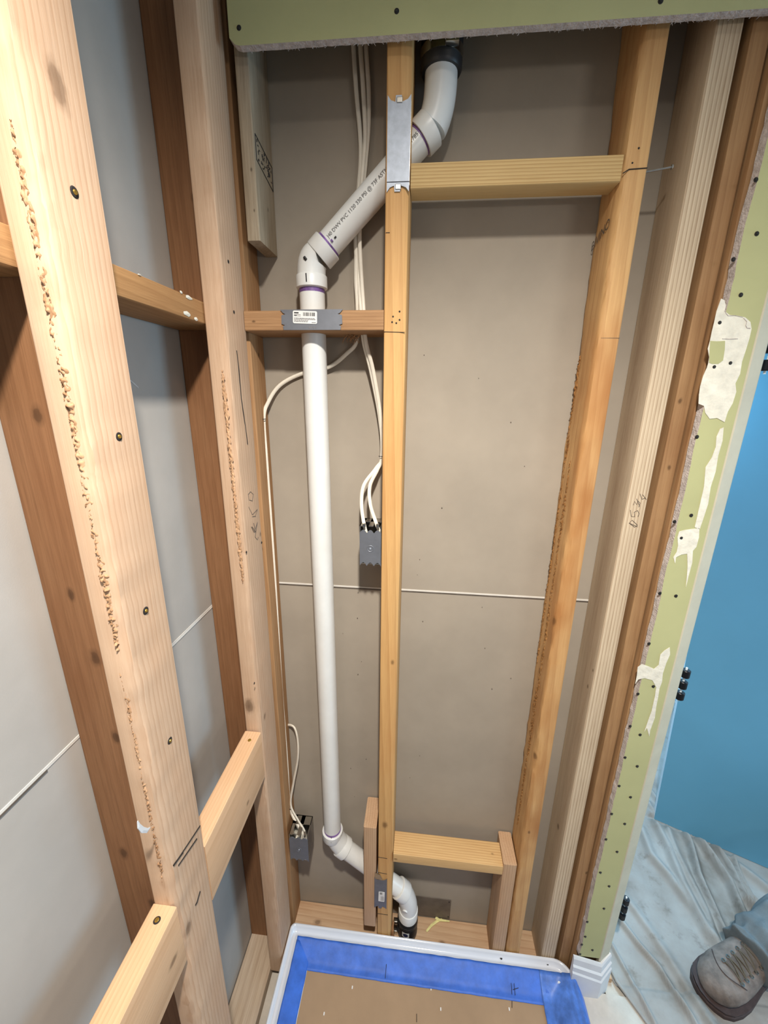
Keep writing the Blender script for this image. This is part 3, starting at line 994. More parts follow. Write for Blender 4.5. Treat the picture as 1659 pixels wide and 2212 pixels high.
cable([(-0.1471,0.8680,2.2186),(-0.1458,0.8680,2.1880),(-0.1414,0.8680,2.1308),(-0.1351,0.8680,2.0708),(-0.1344,0.8680,2.0294),(-0.1399,0.8680,1.9723),(-0.1445,0.8660,1.9041),(-0.1398,0.8680,1.8416),(-0.1327,0.8500,1.7888),(-0.1266,0.8450,1.7256),(-0.1130,0.8550,1.6700),(-0.0949,0.8620,1.5781),(-0.0885,0.8660,1.4943),(-0.1012,0.8550,1.4683),(-0.1252,0.8380,1.4341),(-0.1284,0.8250,1.3939),(-0.1215,0.8120,1.3562),(-0.1156,0.8060,1.3353),(-0.1105,0.8060,1.3057)],
      'white cable in the upper bundle that ends in the left side of the stud box')
cable([(-0.1343,0.8620,2.2138),(-0.1328,0.8620,2.1834),(-0.1282,0.8620,2.1267),(-0.1250,0.8620,2.0673),(-0.1284,0.8620,2.0264),(-0.1338,0.8620,1.9697),(-0.1358,0.8620,1.9026),(-0.1325,0.8620,1.8400),(-0.1269,0.8480,1.7884),(-0.1212,0.8400,1.7250),(-0.1076,0.8500,1.6698),(-0.0925,0.8580,1.5783),(-0.0886,0.8580,1.4955),(-0.0976,0.8500,1.4663),(-0.1118,0.8360,1.4330),(-0.1088,0.8220,1.3954),(-0.0954,0.8120,1.3595),(-0.0865,0.8060,1.3367),(-0.0842,0.8060,1.3071)],
      'white cable in the upper bundle that ends in the right side of the stud box')
c3 = cable([(-0.1246,0.8660,2.2160),(-0.1239,0.8660,2.1856),(-0.1198,0.8660,2.1350),(-0.1197,0.8660,2.0826),(-0.1248,0.8660,2.0281),(-0.1318,0.8660,1.9712),(-0.1421,0.8680,1.9047),(-0.1441,0.8660,1.8412),(-0.1404,0.8580,1.7905),(-0.1420,0.8600,1.7275),(-0.1646,0.8620,1.7014),(-0.2033,0.8680,1.6766),(-0.2649,0.8730,1.6627),(-0.3108,0.8700,1.6397),(-0.3358,0.8620,1.6051),(-0.3459,0.8550,1.5693),(-0.3454,0.8520,1.4741),(-0.3455,0.8520,1.2528),(-0.3470,0.8520,1.0521),(-0.3486,0.8520,0.8706),(-0.3470,0.8500,0.6232),(-0.3465,0.8480,0.4741),(-0.3237,0.8300,0.4297),(-0.3023,0.8120,0.4185),(-0.3046,0.8060,0.3870)],
           'white cable looping left behind the drain pipe and down the corner stud')
c4 = cable([(-0.3590,0.8780,0.7199),(-0.3461,0.8740,0.7348),(-0.3234,0.8620,0.7395),(-0.3139,0.8550,0.7032),(-0.3160,0.8520,0.6413),(-0.3317,0.8500,0.5576),(-0.3429,0.8460,0.4772),(-0.3161,0.8260,0.4471),(-0.2930,0.8100,0.4299),(-0.2882,0.8060,0.3896)],
           'short white cable bent out of the wall beside the lower left box')
c5 = cable([(-0.3488,0.8560,0.5308),(-0.3498,0.8520,0.4649),(-0.3333,0.8360,0.4417),(-0.3084,0.8160,0.4298),(-0.2958,0.8080,0.4144),(-0.2952,0.8060,0.3849)],
           'short length of white cable entering the middle of the lower left box', .0040)


def staple(p, par):
    mb = MB().tube([Vector(p) + Vector((-.006, -.004, 0)), Vector(p) + Vector((-.004, -.008, 0)), Vector(p) + Vector((.004, -.008, 0)), Vector(p) + Vector((.006, -.004, 0))], .0009, 6)
    o = mb.build('cable_staple', M_screw, par)
    return o


staple((-0.0886,0.8580,1.4955), c3)
staple((-0.3459,0.8550,1.5693), c3)
staple((-0.3455,0.8480,0.4671), c3)


def ebox(name, label, x0, x1, z0, z1, y0=.792, dent=True, tip=0.0):
    o = empty(name, ((x0 + x1) / 2, y0 + .03, z0))
    d = .0016
    b = MB()
    b.box(x0, x0 + d, y0, y0 + .055, z0, z1)
    b.box(x1 - d, x1, y0, y0 + .055, z0, z1)
    b.box(x0, x1, y0 + .053, y0 + .055, z0, z1)
    b.box(x0, x1, y0, y0 + .055, z0, z0 + d)
    b.box(x0, x0 + (x1 - x0) * .18, y0, y0 + .055, z1 - d, z1)
    b.box(x0 + (x1 - x0) * .42, x0 + (x1 - x0) * .62, y0, y0 + .055, z1 - d, z1)
    b.box(x0, x1, y0 + .030, y0 + .055, z1 - d, z1)
    kid(b.build('box_body', M_steel), o)
    # wavy-ended front plate
    w = x1 - x0
    n = 30
    top, bot = [], []
    zt = z1 - .012
    for k in range(n + 1):
        t = k / n
        wv = abs(math.sin(t * math.pi * 3)) * .007
        top.append((x0 + w * t, zt + wv - .004))
        bot.append((x0 + w * t + tip * 0, z0 - .004 + abs(math.sin(t * math.pi * 3)) * .0085))
    kid(MB().prism(bot + top[::-1], y0 - .0015, y0, 1).build('front_plate', M_plate), o)
    if dent:
        c = Vector(((x0 + x1) / 2, y0 - .0015, z0 + (z1 - z0) * .42))
        kid(MB().tube([c + Vector((.007 * math.cos(6.283 * k / 16), 0, .007 * math.sin(6.283 * k / 16))) for k in range(17)], .0009, 6, caps=False).build('punched_ring', M_plate), o)
        kid(MB().tube([c, c + Vector((0, -.0012, 0))], [.0022, .0015], 8).build('punched_dot', M_galv), o)
    for k in (.18, .82):
        kid(MB().tube([(x0 + w * k, y0 + .006, z1 - .004), (x0 + w * k, y0 + .006, z1 + .003)], .0035, 8).build('clamp_screw', M_steel), o)
    tag(o, label, 'electrical box')
    return o


ebox('junction_box', 'steel box with wavy-edged grey plate, fixed left of the centre stud at mid height', -.1275, -.0815, 1.270, 1.357)
ebox('junction_box', 'steel box with dented grey plate, low down beside the corner stud', -.3320, -.2790, .345, .440)

# ------------------------------------------------------------------ green board header
hd = empty('drywall_header', (.15, .77, 2.135))
tag(hd, 'green moisture board across the top of the opening with a fuzzy cut edge', 'drywall')
zb = 2.1355
hb = MB()
n = 120
x0, x1 = -.3215, .62
prof_f, prof_b = [], []
for k in range(n + 1):
    x = x0 + (x1 - x0) * k / n
    c = max(0.0, 1 - (x - x0) / .014)
    lift = .010 * c * c
    prof_f.append((x, .7640, zb + lift))
    prof_b.append((x, .7765, zb + lift + .0010 * mnoise.noise(Vector((x * 90, 0, 0)))))
vs = prof_f + prof_b
fs = [(k, k + 1, n + 1 + k + 1, n + 1 + k) for k in range(n)]
kid(MB().add(vs, fs).build('cut_edge', M_core), hd)
fr = MB()
vs = [(p[0], .7640, p[2]) for p in prof_f] + [(p[0], .7640, 2.438) for p in prof_f] + [(p[0], .7765, p[2]) for p in prof_b] + [(p[0], .7765, 2.438) for p in prof_f]
N = n + 1
fs = [(k, k + 1, N + k + 1, N + k) for k in range(n)] + [(2 * N + k, 2 * N + k + 1, 3 * N + k + 1, 3 * N + k) for k in range(n)]
fs += [(0, N, 3 * N, 2 * N), (n, N + n, 3 * N + n, 2 * N + n)]
kid(fr.add(vs, fs).build('board', M_green), hd)
fz = MB()
random.seed(11)
for i in range(150):
    x = random.uniform(x0 + .02, x1)
    p = Vector((x, .7755, zb + .001))
    q = p + Vector((random.uniform(-.004, .004), random.uniform(-.001, .003), random.uniform(-.0035, -.001)))
    fz.tube([p, q], [.0006, .0002], 4)
tag(kid(fz.build('paper_fuzz', M_core), hd), kind='stuff')
for p in [(-0.3052,0.7640,2.1567),(-0.0641,0.7640,2.1621),(0.3034,0.7640,2.1515)]:
    put(scr_hole, (p[0], .7640, p[2]), hd, sc=.72)
    put(scr_dark, (p[0], .7636, p[2]), hd, sc=.62)
# ------------------------------------------------------------------ green board end wall
gw = empty('drywall_return', (.52, .77, .15))
tag(gw, 'narrow green moisture board wall end by the doorway, patched with white compound', 'drywall')
gx = MB()
n = 160
random.seed(4)
L, Rr = [], []
for k in range(n + 1):
    z = .150 + (2.438 - .150) * k / n
    j = .0022 * mnoise.noise(Vector((0, 3, z * 12))) + .0012 * mnoise.noise(Vector((0, 9, z * 60)))
    xl = .4795 + j + .006 * max(0, (z - 1.85)) / .3 + .006 * max(0, .35 - z)
    L.append((xl, z))
zs = [p[1] for p in L]
vs = [(p[0], .7640, p[1]) for p in L] + [(.5340, .7640, p[1]) for p in L]
N = n + 1
kid(MB().add(vs, [(k, N + k, N + k + 1, k + 1) for k in range(n)]).build('board', M_green), gw)
vs = [(p[0], .7640, p[1]) for p in L] + [(p[0] - .0025 - .002 * mnoise.noise(Vector((0, 5, p[1] * 45))), .7765, p[1]) for p in L] + [(.5340, .7765, p[1]) for p in L]
kid(MB().add(vs, [(k, k + 1, N + k + 1, N + k) for k in range(n)] + [(N + k, N + k + 1, 2 * N + k + 1, 2 * N + k) for k in range(n)]).build('torn_edge', M_core), gw)
# painted corner strip turning towards the doorway, then the end face
FL2 = .004
cs = MB().prism([(.5340, .7652), (.5355, .7642), (.5370, .7637), (.5625, .7752), (.5650, .7775), (.5655, .9000), (.5600, .9000), (.5485, .9000), (.5485, .7765), (.5340, .7765)], .0, 2.438, 2)
kid(cs.build('painted_corner', M_bead, None), gw)
for q in [(0.4814,0.7640,0.8412),(0.5115,0.7640,0.8196),(0.4827,0.7640,0.7576),(0.5131,0.7640,0.7276),(0.4803,0.7640,0.6708),(0.5146,0.7640,0.6439),(0.4807,0.7640,0.5880),(0.5127,0.7640,0.5510),(0.4854,0.7640,0.4743),(0.5136,0.7640,0.4299),(0.5142,0.7640,0.3469),(0.4811,0.7640,0.2892),(0.4845,0.7640,0.2308),(0.4804,0.7640,0.1979),(0.5106,0.7640,0.1811),(0.4817,0.7640,0.1578),(0.4962,0.7640,1.7825),(0.4737,0.7640,1.7418),(0.4808,0.7640,1.6737),(0.5046,0.7640,1.6799),(0.4789,0.7640,1.5576),(0.5000,0.7640,1.4140),(0.4735,0.7640,1.4006),(0.4918,0.7640,1.3691),(0.4762,0.7640,1.2523),(0.5070,0.7640,1.2483),(0.4773,0.7640,1.1376),(0.5052,0.7640,1.0353),(0.4780,0.7640,1.0136),(0.4771,0.7640,0.9281),(0.5018,0.7640,0.9074),(0.4793,0.7640,1.9376),(0.4984,0.7640,1.8673),(0.4730,0.7640,1.8328)]:
    put(scr_hole, (q[0], .7636, q[2]), gw, sc=.66)
    put(scr_dark, (q[0], .7631, q[2]), gw, sc=.62)


def flat_patch(pts, name, mat, y, th, par):
    mb = MB().prism([(p[0], p[2]) for p in pts], y - th, y, 1)
    return kid(mb.build(name, mat), par)


flat_patch([(0.4677,0.7640,1.7773),(0.4733,0.7640,1.7748),(0.4772,0.7640,1.7665),(0.4771,0.7640,1.7588),(0.4860,0.7640,1.7532),(0.4983,0.7640,1.7519),(0.5106,0.7640,1.7494),(0.5201,0.7640,1.7425),(0.5243,0.7640,1.7322),(0.5246,0.7640,1.7180),(0.5236,0.7640,1.7004),(0.5221,0.7640,1.6825),(0.5237,0.7640,1.6627),(0.5201,0.7640,1.6476),(0.5247,0.7640,1.6341),(0.5235,0.7640,1.6152),(0.5191,0.7640,1.6012),(0.5179,0.7640,1.5836),(0.5041,0.7640,1.5904),(0.4926,0.7640,1.5888),(0.4832,0.7640,1.5989),(0.4786,0.7640,1.6104),(0.4691,0.7640,1.6138),(0.4666,0.7640,1.6283),(0.4656,0.7640,1.6420),(0.4666,0.7640,1.6590),(0.4696,0.7640,1.6724),(0.4701,0.7640,1.6790),(0.4695,0.7640,1.6889),(0.4643,0.7640,1.7019),(0.4650,0.7640,1.7148),(0.4647,0.7640,1.7276),(0.4651,0.7640,1.7418),(0.4650,0.7640,1.7589)], 'joint_compound', M_mud, .7638, .0007, gw)
flat_patch([(0.5134,0.7640,1.5721),(0.5186,0.7640,1.5747),(0.5220,0.7640,1.5513),(0.5210,0.7640,1.5255),(0.5232,0.7640,1.4974),(0.5213,0.7640,1.4685),(0.5240,0.7640,1.4371),(0.5220,0.7640,1.4089),(0.5203,0.7640,1.3883),(0.5108,0.7640,1.3912),(0.5106,0.7640,1.4125),(0.5102,0.7640,1.4445),(0.5100,0.7640,1.4681),(0.5072,0.7640,1.4873),(0.5048,0.7640,1.5044),(0.5111,0.7640,1.5215),(0.5135,0.7640,1.5401),(0.5107,0.7640,1.5583)], 'joint_compound', M_mud, .7638, .0007, gw)
flat_patch([(0.4855,0.7640,1.3817),(0.4958,0.7640,1.3855),(0.5064,0.7640,1.3877),(0.5192,0.7640,1.3899),(0.5224,0.7640,1.3718),(0.5221,0.7640,1.3528),(0.5176,0.7640,1.3441),(0.5215,0.7640,1.3206),(0.5210,0.7640,1.2942),(0.5211,0.7640,1.2683),(0.5151,0.7640,1.3115),(0.5088,0.7640,1.3380),(0.4987,0.7640,1.3358),(0.4905,0.7640,1.3297),(0.4913,0.7640,1.3167),(0.4856,0.7640,1.3295),(0.4895,0.7640,1.3405),(0.4891,0.7640,1.3533),(0.4849,0.7640,1.3700)], 'joint_compound', M_mud, .7638, .0007, gw)
flat_patch([(0.5185,0.7640,1.1324),(0.5224,0.7640,1.1153),(0.5191,0.7640,1.0948),(0.5175,0.7640,1.0690),(0.5199,0.7640,1.0484),(0.5180,0.7640,1.0323),(0.5196,0.7640,1.0111),(0.5205,0.7640,0.9841),(0.5232,0.7640,0.9568),(0.5201,0.7640,0.9226),(0.5211,0.7640,0.9056),(0.5122,0.7640,0.9275),(0.5089,0.7640,0.9168),(0.5108,0.7640,0.9443),(0.5133,0.7640,0.9724),(0.5129,0.7640,1.0105),(0.5109,0.7640,1.0343),(0.5002,0.7640,1.0507),(0.4840,0.7640,1.0545),(0.4722,0.7640,1.0502),(0.4680,0.7640,1.0382),(0.4676,0.7640,1.0593),(0.4656,0.7640,1.0799),(0.4724,0.7640,1.0882),(0.4848,0.7640,1.0841),(0.4983,0.7640,1.0786),(0.5055,0.7640,1.0885),(0.5039,0.7640,1.1137),(0.5100,0.7640,1.1243)], 'joint_compound', M_mud, .7638, .0007, gw)
flat_patch([(0.4652,0.7640,1.7142),(0.4760,0.7640,1.7135),(0.4881,0.7640,1.7142),(0.4907,0.7640,1.7003),(0.4919,0.7640,1.6840),(0.4857,0.7640,1.6784),(0.4758,0.7640,1.6784),(0.4711,0.7640,1.6803),(0.4688,0.7640,1.6921)], 'bare_paper', M_green, .7630, .0003, gw)
lines('crack', [[(0.4769,0.7628,1.7594),(0.4802,0.7628,1.7552),(0.4838,0.7628,1.7519),(0.4937,0.7628,1.7523),(0.5066,0.7628,1.7499)], [(0.5078,0.7628,1.7485),(0.5144,0.7628,1.7429),(0.5139,0.7628,1.7373),(0.5167,0.7628,1.7336),(0.5221,0.7628,1.7331)], [(0.4828,0.7628,1.7175),(0.4944,0.7628,1.7170),(0.5068,0.7628,1.7175)]], .0005, M_core, gw)
# base moulding on the wall end
bb = MB()
prof = [(.7630, -.012), (.7480, -.012), (.7480, .098), (.7510, .103), (.7510, .122), (.7550, .127), (.7560, .150), (.7590, .157), (.7630, .157)]
def prof_at(x, o):
    return
pts0 = [(.4640, y, z * .86 + .020) for y, z in prof]
def mitre(y, z):
    o = .7630 - y
    return (.5370 + o * .45, .7630 - o, z * .86 + .020)
pts1 = [(mitre(y, z)[0], y, z + FL) for y, z in prof]
def end(y, z):
    o = .7630 - y
    return (.5655 + o * .7, .7780 - o * .6, z * .86 + .020)
pts2 = [end(y, z) for y, z in prof]
k = len(prof)
fs = [(i, i + 1, k + i + 1, k + i) for i in range(k - 1)] + [(k + i, k + i + 1, 2 * k + i + 1, 2 * k + i) for i in range(k - 1)]
fs += [tuple(range(k))[::-1], tuple(2 * k + i for i in range(k)), (0, k, 2 * k, 2 * k + k - 1, k + k - 1, k - 1)]
t = bb.add(pts0 + pts1 + pts2, fs).build('trim_1', M_whitepaint)
struct(t)

# ------------------------------------------------------------------ door hinges and the blue slab
for (hz, idx) in ((1.712, 0), (.990, 1), (.235, 2)):
    h = empty('door_hinge', (.616, .838, hz))
    tag(h, ['black door hinge on the doorway edge, topmost of three', 'black door hinge on the doorway edge, middle of three', 'black door hinge on the doorway edge, lowest of three'][idx], 'hinge')
    kid(MB().box(.5656, .5680, .838, .876, hz - .042, hz + .042).build('leaf', M_hinge), h)
    for dz in (.030, 0, -.030):
        kid(MB().tube([(.616, .838, hz + dz - .0095), (.616, .838, hz + dz - .008), (.616, .838, hz + dz + .008), (.616, .838, hz + dz + .0095)], [.0078, .0092, .0092, .0078], 16).build('knuckle', M_hinge, None, True), h)
    kid(MB().tube([(.616, .838, hz - .045), (.616, .838, hz + .045)], .0022, 10).build('pin', M_blueedge), h)
    kid(MB().box(.5675, .612, .846, .8478, hz - .040, hz + .040).build('leaf', M_blueedge), h)

th = math.radians(12)
nv = Vector((.411 * math.sin(th), .912 * math.sin(th), math.cos(th)))
uv = Vector((.912, -.411, 0))
back_n = Vector((.411 * math.cos(th), .912 * math.cos(th), -math.sin(th)))
A = Vector((.977, 1.294, .0065))
slab = empty('door_slab', A)
tag(slab, 'large blue door slab leaning upright on the drop cloth beyond the doorway', 'door slab')
T = .034
def slabmb(u0, u1, t0, t1, d0, d1):
    c = [A + uv * u + nv * t_ + back_n * d for u in (u0, u1) for t_ in (t0, t1) for d in (d0, d1)]
    return MB().add(c, [(0, 1, 3, 2), (4, 6, 7, 5), (0, 4, 5, 1), (2, 3, 7, 6), (0, 2, 6, 4), (1, 5, 7, 3)])
kid(slabmb(0, .81, .001, 2.03, 0, .002).build('face', M_blue), slab)
kid(slabmb(0, .81, 0, 2.031, .002, T).build('core', M_blueedge), slab)

# ------------------------------------------------------------------ shower pan
def rrect(x0, x1, y0, y1, rads, n=8):
    """outline, counter-clockwise from near left; rads: near-left, near-right, far-right, far-left"""
    out = []
    for (cx, cy, sx_, sy_, a0, r) in ((x0, y0, 1, 1, 180, rads[0]), (x1, y0, -1, 1, 270, rads[1]), (x1, y1, -1, -1, 0, rads[2]), (x0, y1, 1, -1, 90, rads[3])):
        for k in range(n + 1):
            a = math.radians(a0 + 90 * k / n)
            out.append((cx + sx_ * r + r * math.cos(a), cy + sy_ * r + r * math.sin(a)))
    return out


PX0, PX1, PY0, PY1 = -.3430, .4770, -.75, .7885
PZ = .080
ringp = [(0, FL), (0, PZ - .004), (.0015, PZ), (.0055, PZ), (.0080, PZ - .004), (.0110, PZ - .0155), (.0150, PZ - .0160), (.0195, PZ - .0150), (.0225, PZ - .0090), (.0265, PZ - .0065), (.034, PZ - .0075), (.060, PZ - .022), (.085, PZ - .036), (.20, PZ - .042)]
pmb = MB()
cnt = None
for ins, z in ringp:
    r4 = (max(.004, .030 - ins), max(.004, .030 - ins), max(.004, .050 - ins * .7), max(.004, .014 - ins * .3))
    ol = rrect(PX0 + ins, PX1 - ins, PY0 + ins, PY1 - ins, r4)
    cnt = len(ol)
    pmb.v += [(x, y, z) for x, y in ol]
for i in range(len(ringp) - 1):
    for j in range(cnt):
        a, b = i * cnt + j, i * cnt + (j + 1) % cnt
        pmb.f.append((a, b, b + cnt, a + cnt))
pmb.f.append(tuple((len(ringp) - 1) * cnt + j for j in range(cnt)))
pan = pmb.build('shower_pan', M_acryl, None, True, auto=1.2)
tag(pan, 'white acrylic shower pan with a raised rim on the floor of the alcove', 'shower pan')
for p in [(-0.0684,0.7834,0.0720),(0.2810,0.7783,0.0720),(0.4108,0.7801,0.0720)]:
    put(scr_dark, (p[0], p[1], .0665), pan, nz=1, sc=1.0)

cardo = MB().box(-.2850, .3900, -.70, .7120, .0480, .0510).build('protective_card', M_card)
tag(cardo, 'flat brown protective board lying in the shower pan', 'board')
lines('pen_mark', [[(0.0409,0.6506,0.0515),(0.0412,0.6359,0.0515)], [(0.2996,0.7119,0.0515),(0.2948,0.6881,0.0515)]], .0008, M_ink, cardo)
random.seed(5)
for i, p in enumerate([(0.0793,0.7012,0.0515),(0.1046,0.6656,0.0515),(0.2053,0.7046,0.0515),(-0.1369,0.6812,0.0515),(0.2868,0.6847,0.0515),(-0.2025,0.6251,0.0515)]):
    q = Vector(p)
    kid(MB().box(q.x - .0015, q.x + .0015, q.y - .003, q.y + .003, .051, .0525).build('dust_fleck', M_label), cardo)


def strip_surface(name, label, rows, mat, jitter=.0008, seed=0):
    """tape laid over a surface: rows of points, each row across the strip"""
    mb = MB()
    R_, C_ = len(rows), len(rows[0])
    for i, row in enumerate(rows):
        for j, p in enumerate(row):
            nz = mnoise.noise(Vector((p[0] * 60 + seed, p[1] * 60, p[2] * 60))) * jitter
            mb.v.append((p[0], p[1], p[2] + nz + jitter))
    for i in range(R_ - 1):
        for j in range(C_ - 1):
            a = i * C_ + j
            mb.f.append((a, a + 1, a + C_ + 1, a + C_))
    o = mb.build(name, mat, None, True, auto=1.5)
    sol = o.modifiers.new('thickness', 'SOLIDIFY')
    sol.thickness = .0003
    return tag(o, label, 'tape')


def prof_z(ins):
    for (a, za), (b, zb_) in zip(ringp, ringp[1:]):
        if a <= ins <= b and b > a:
            return za + (zb_ - za) * (ins - a) / (b - a)
    return ringp[-1][1]


def tape_z(ins):
    return max(prof_z(ins), .0515 if ins > .055 else 0) + .0008


# back strip of tape
rows = []
insets = [.0275, .032, .038, .045, .052, .058, .064, .070, .076, .082, .088]
for k in range(101):
    x = -.3155 + (.415 + .3155) * k / 100
    edge = .0012 * mnoise.noise(Vector((x * 30, 2, 0)))
    rows.append([(x, PY1 - ins - (edge if i in (0, 10) else 0), tape_z(ins)) for i, ins in enumerate(insets)])
tb = strip_surface('masking_tape', 'blue tape strip along the back rim of the shower pan', rows, M_tape, .0009, 3)
lines('pen_mark', [[(-0.0511,0.7632,0.0620),(-0.0472,0.7356,0.0620),(-0.0481,0.7041,0.0620)], [(-0.0575,0.7584,0.0620),(-0.0511,0.7632,0.0620),(-0.0448,0.7537,0.0620),(-0.0493,0.7432,0.0620)]], .0008, M_ink, tb)
lines('pen_mark', [[(0.3008,0.7609,0.0615),(0.3001,0.7254,0.0615),(0.2980,0.7092,0.0615)], [(0.3113,0.7620,0.0615),(0.3084,0.7354,0.0615),(0.3065,0.7083,0.0615)], [(0.2997,0.7551,0.0615),(0.3157,0.7587,0.0615)], [(0.2998,0.7285,0.0585),(0.3189,0.7360,0.0585)], [(0.3030,0.7199,0.0585),(0.3190,0.7251,0.0585)]], .0007, M_ink, tb)
rows = []
insl = [.0275, .032, .038, .045, .052, .058, .064, .068, .072]
for k in range(121):
    y = -.70 + (.752 + .70) * k / 120
    edge = .0012 * mnoise.noise(Vector((5, y * 30, 0)))
    rows.append([(PX0 + ins + (edge if i in (0, 8) else 0), y, tape_z(ins) + .0006) for i, ins in enumerate(insl)])
strip_surface('masking_tape', 'blue tape strip along the left rim of the shower pan', rows, M_tape, .0009, 7)
# wide crumpled tape over the right rim, draped down its side
M_tape2 = plain('blue_tape_dusty', (76, 122, 208), .45, var=.16, vscale=30, bmp=.5, bscale=45)


def rim_inset(x, y):
    # how far a point lies inside the pan outline, with its rounded far right corner
    r_ = .050
    dx, dy = PX1 - x, PY1 - y
    if dx < r_ and dy < r_:
        return r_ - math.hypot(r_ - dx, r_ - dy)
    return min(dx, dy)


rows = []
for k in range(161):
    y = -.70 + (.7605 + .70) * k / 160
    row = []
    for j in range(34):
        s = j / 33
        if s < .75:
            x = .380 + (.4795 - .380) * s / .75
            ins = max(0.0, rim_inset(x, y))
            z = tape_z(ins) + .0012
            if ins < .0235:
                z = max(z, PZ - .002)
            if rim_inset(x, y) < 0:
                z = PZ + .001 + rim_inset(x, y) * 2.0
        else:
            q = (s - .75) / .25
            x = .4795 + .022 * q + .010 * mnoise.noise(Vector((1, y * 14, q * 2))) * q
            z = PZ + .0005 - .062 * q + (rim_inset(.4795, y) * 2 if y > .74 else 0)
        wr = .0035 * mnoise.noise(Vector((x * 45, y * 22, 3))) + .002 * mnoise.noise(Vector((x * 120, y * 60, 8)))
        if k > 150:
            wr *= (160 - k) / 10
        row.append((x + wr * .5, y, z + abs(wr)))
    rows.append(row)
strip_surface('masking_tape', 'wide crumpled blue tape draped over the right rim of the shower pan', rows, M_tape2, .0004, 9)

# small offcuts lying about
sc_ = MB()
sc_.tube([(0.0682,0.8395,0.0210),(0.0842,0.8560,0.0210),(0.1019,0.8683,0.0210),(0.1182,0.8747,0.0210)], [.003, .004, .004, .003], 6, flat=.3, up=(0, 0, 1))
sc_.tube([(0.0976,0.8762,0.0230),(0.1077,0.8714,0.0230),(0.1412,0.8714,0.0230)], [.005, .004, .002], 6, flat=.3, up=(0, 0, 1))
t = sc_.build('paper_scrap', M_scrap)
tag(t, 'pale yellow torn scrap lying on the bottom plate right of the drain', 'scrap')
cr = MB()
cp = [(-0.3430,0.3450,1.0973),(-0.3430,0.3454,1.0880),(-0.3430,0.3495,1.0757),(-0.3430,0.3562,1.0655),(-0.3430,0.3613,1.0634)]
cr.tube([(p[0] - .0, p[1], p[2]) for p in cp], [.001, .0028, .0036, .003, .001], 6, flat=.4, up=(1, 0, 0))
t = cr.build('paint_flake', M_whitepaint)
tag(t, 'curled white flake stuck to the rough corner of the nearest pale stud', 'flake')
sv = MB()
for i in range(14):
    p = Vector((-.045 + random.uniform(-.008, .012), .80 + random.uniform(0, .02), .018))
    q = p + Vector((random.uniform(-.006, .008), random.uniform(-.008, .004), random.uniform(.03, .095)))
    sv.tube([p, q], [.0035, .0008], 5)
t = sv.build('split_wood', wood('splinter_wood', (208, 160, 116), (150, 98, 60), 2, 80, .4, .4, seed=90))
tag(t, 'splintered wood sticking up between the centre stud foot and the drain', 'wood splinters')

# ------------------------------------------------------------------ drop cloth on the floor
mt, nt, bs = new_mat('canvas')
v = coords(nt)
n1 = noise_tex(nt, v, 6, 5, .6, 0)
base = ramp(nt, n1, [(.32, srgb((128, 121, 113))), (.46, srgb((152, 147, 141))), (.70, srgb((170, 168, 164)))])
n2 = noise_tex(nt, v, 17, 4, .7, 0)
base = mix(nt, ramp(nt, n2, [(.58, (0, 0, 0, 1)), (.76, (.6, .6, .6, 1))]), base, srgb((100, 90, 78)))
nt.links.new(base, bs.inputs['Base Color'])
bs.inputs['Roughness'].default_value = .92
bs.inputs['Specular IOR Level'].default_value = .15
bump(nt, bs, noise_tex(nt, v, 900, 2), .3, .001)
M_canvas = mt

ridges = [  # floor polylines of the folds, height and half width
    ([(0.9641,1.2995,0.0000),(0.9604,1.1836,0.0000),(0.9431,1.0578,0.0000),(0.9403,0.9325,0.0000),(0.9576,0.8693,0.0000)], .018, .014),
    ([(1.0568,1.2555,0.0000),(1.0483,1.1930,0.0000),(1.0121,1.0884,0.0000),(0.9932,0.9575,0.0000),(0.9873,0.9005,0.0000)], .024, .010),
    ([(1.0884,1.2417,0.0000),(1.1005,1.1466,0.0000),(1.1050,1.0751,0.0000),(1.0833,0.9869,-0.0000),(1.0640,0.9086,0.0000)], .026, .010),
    ([(1.1335,1.2241,0.0000),(1.1392,1.1260,0.0000),(1.1252,1.0330,0.0000),(1.1387,1.0050,0.0000),(1.1424,0.9540,0.0000)], .026, .009),
    ([(1.0164,1.2868,0.0000),(0.9919,1.2312,0.0000),(0.9797,1.1592,0.0000),(0.9775,1.1086,0.0000),(0.9719,0.9832,0.0000),(0.9520,0.9150,0.0000)], .016, .012),
    ([(0.8954,1.2439,0.0000),(0.8849,1.1438,0.0000),(0.9134,1.0778,0.0000),(0.9340,0.9999,0.0000),(0.9520,0.9150,0.0000)], .014, .013),
    ([(0.6844,0.9365,0.0000),(0.7139,0.8788,0.0000),(0.7472,0.8301,0.0000),(0.7651,0.7627,0.0000),(0.7744,0.7301,0.0000),(0.7800,0.6943,0.0000)], .012, .007),
    ([(0.7280,1.0124,0.0000),(0.7577,0.9403,0.0000),(0.7859,0.8615,0.0000),(0.8050,0.7819,-0.0000),(0.8218,0.7120,0.0000)], .009, .012),
    ([(0.6324,0.8702,0.0000),(0.6489,0.8066,0.0000),(0.6622,0.7460,0.0000),(0.6690,0.7191,-0.0000),(0.6739,0.6833,0.0000)], .008, .005),
    ([(1.1760,1.1648,0.0000),(1.1552,1.0897,0.0000),(1.1495,1.0399,0.0000),(1.1607,1.0157,0.0000)], .020, .007),
    ([(1.1646,1.1636,0.0000),(1.2098,1.1096,0.0000),(1.2339,1.0753,0.0000),(1.2788,1.0451,0.0000)], .012, .014),
    ([(0.9786,1.3523,0.0000),(0.9829,1.3016,0.0000),(1.0060,1.2677,0.0000)], .012, .010),
    ([(1.0171,1.4039,0.0000),(1.0268,1.3510,0.0000),(1.0333,1.3071,0.0000)], .012, .010),
]
gx0, gx1, gy0, gy1 = .585, 2.3, -.2, 1.98
NX, NY = 380, 480
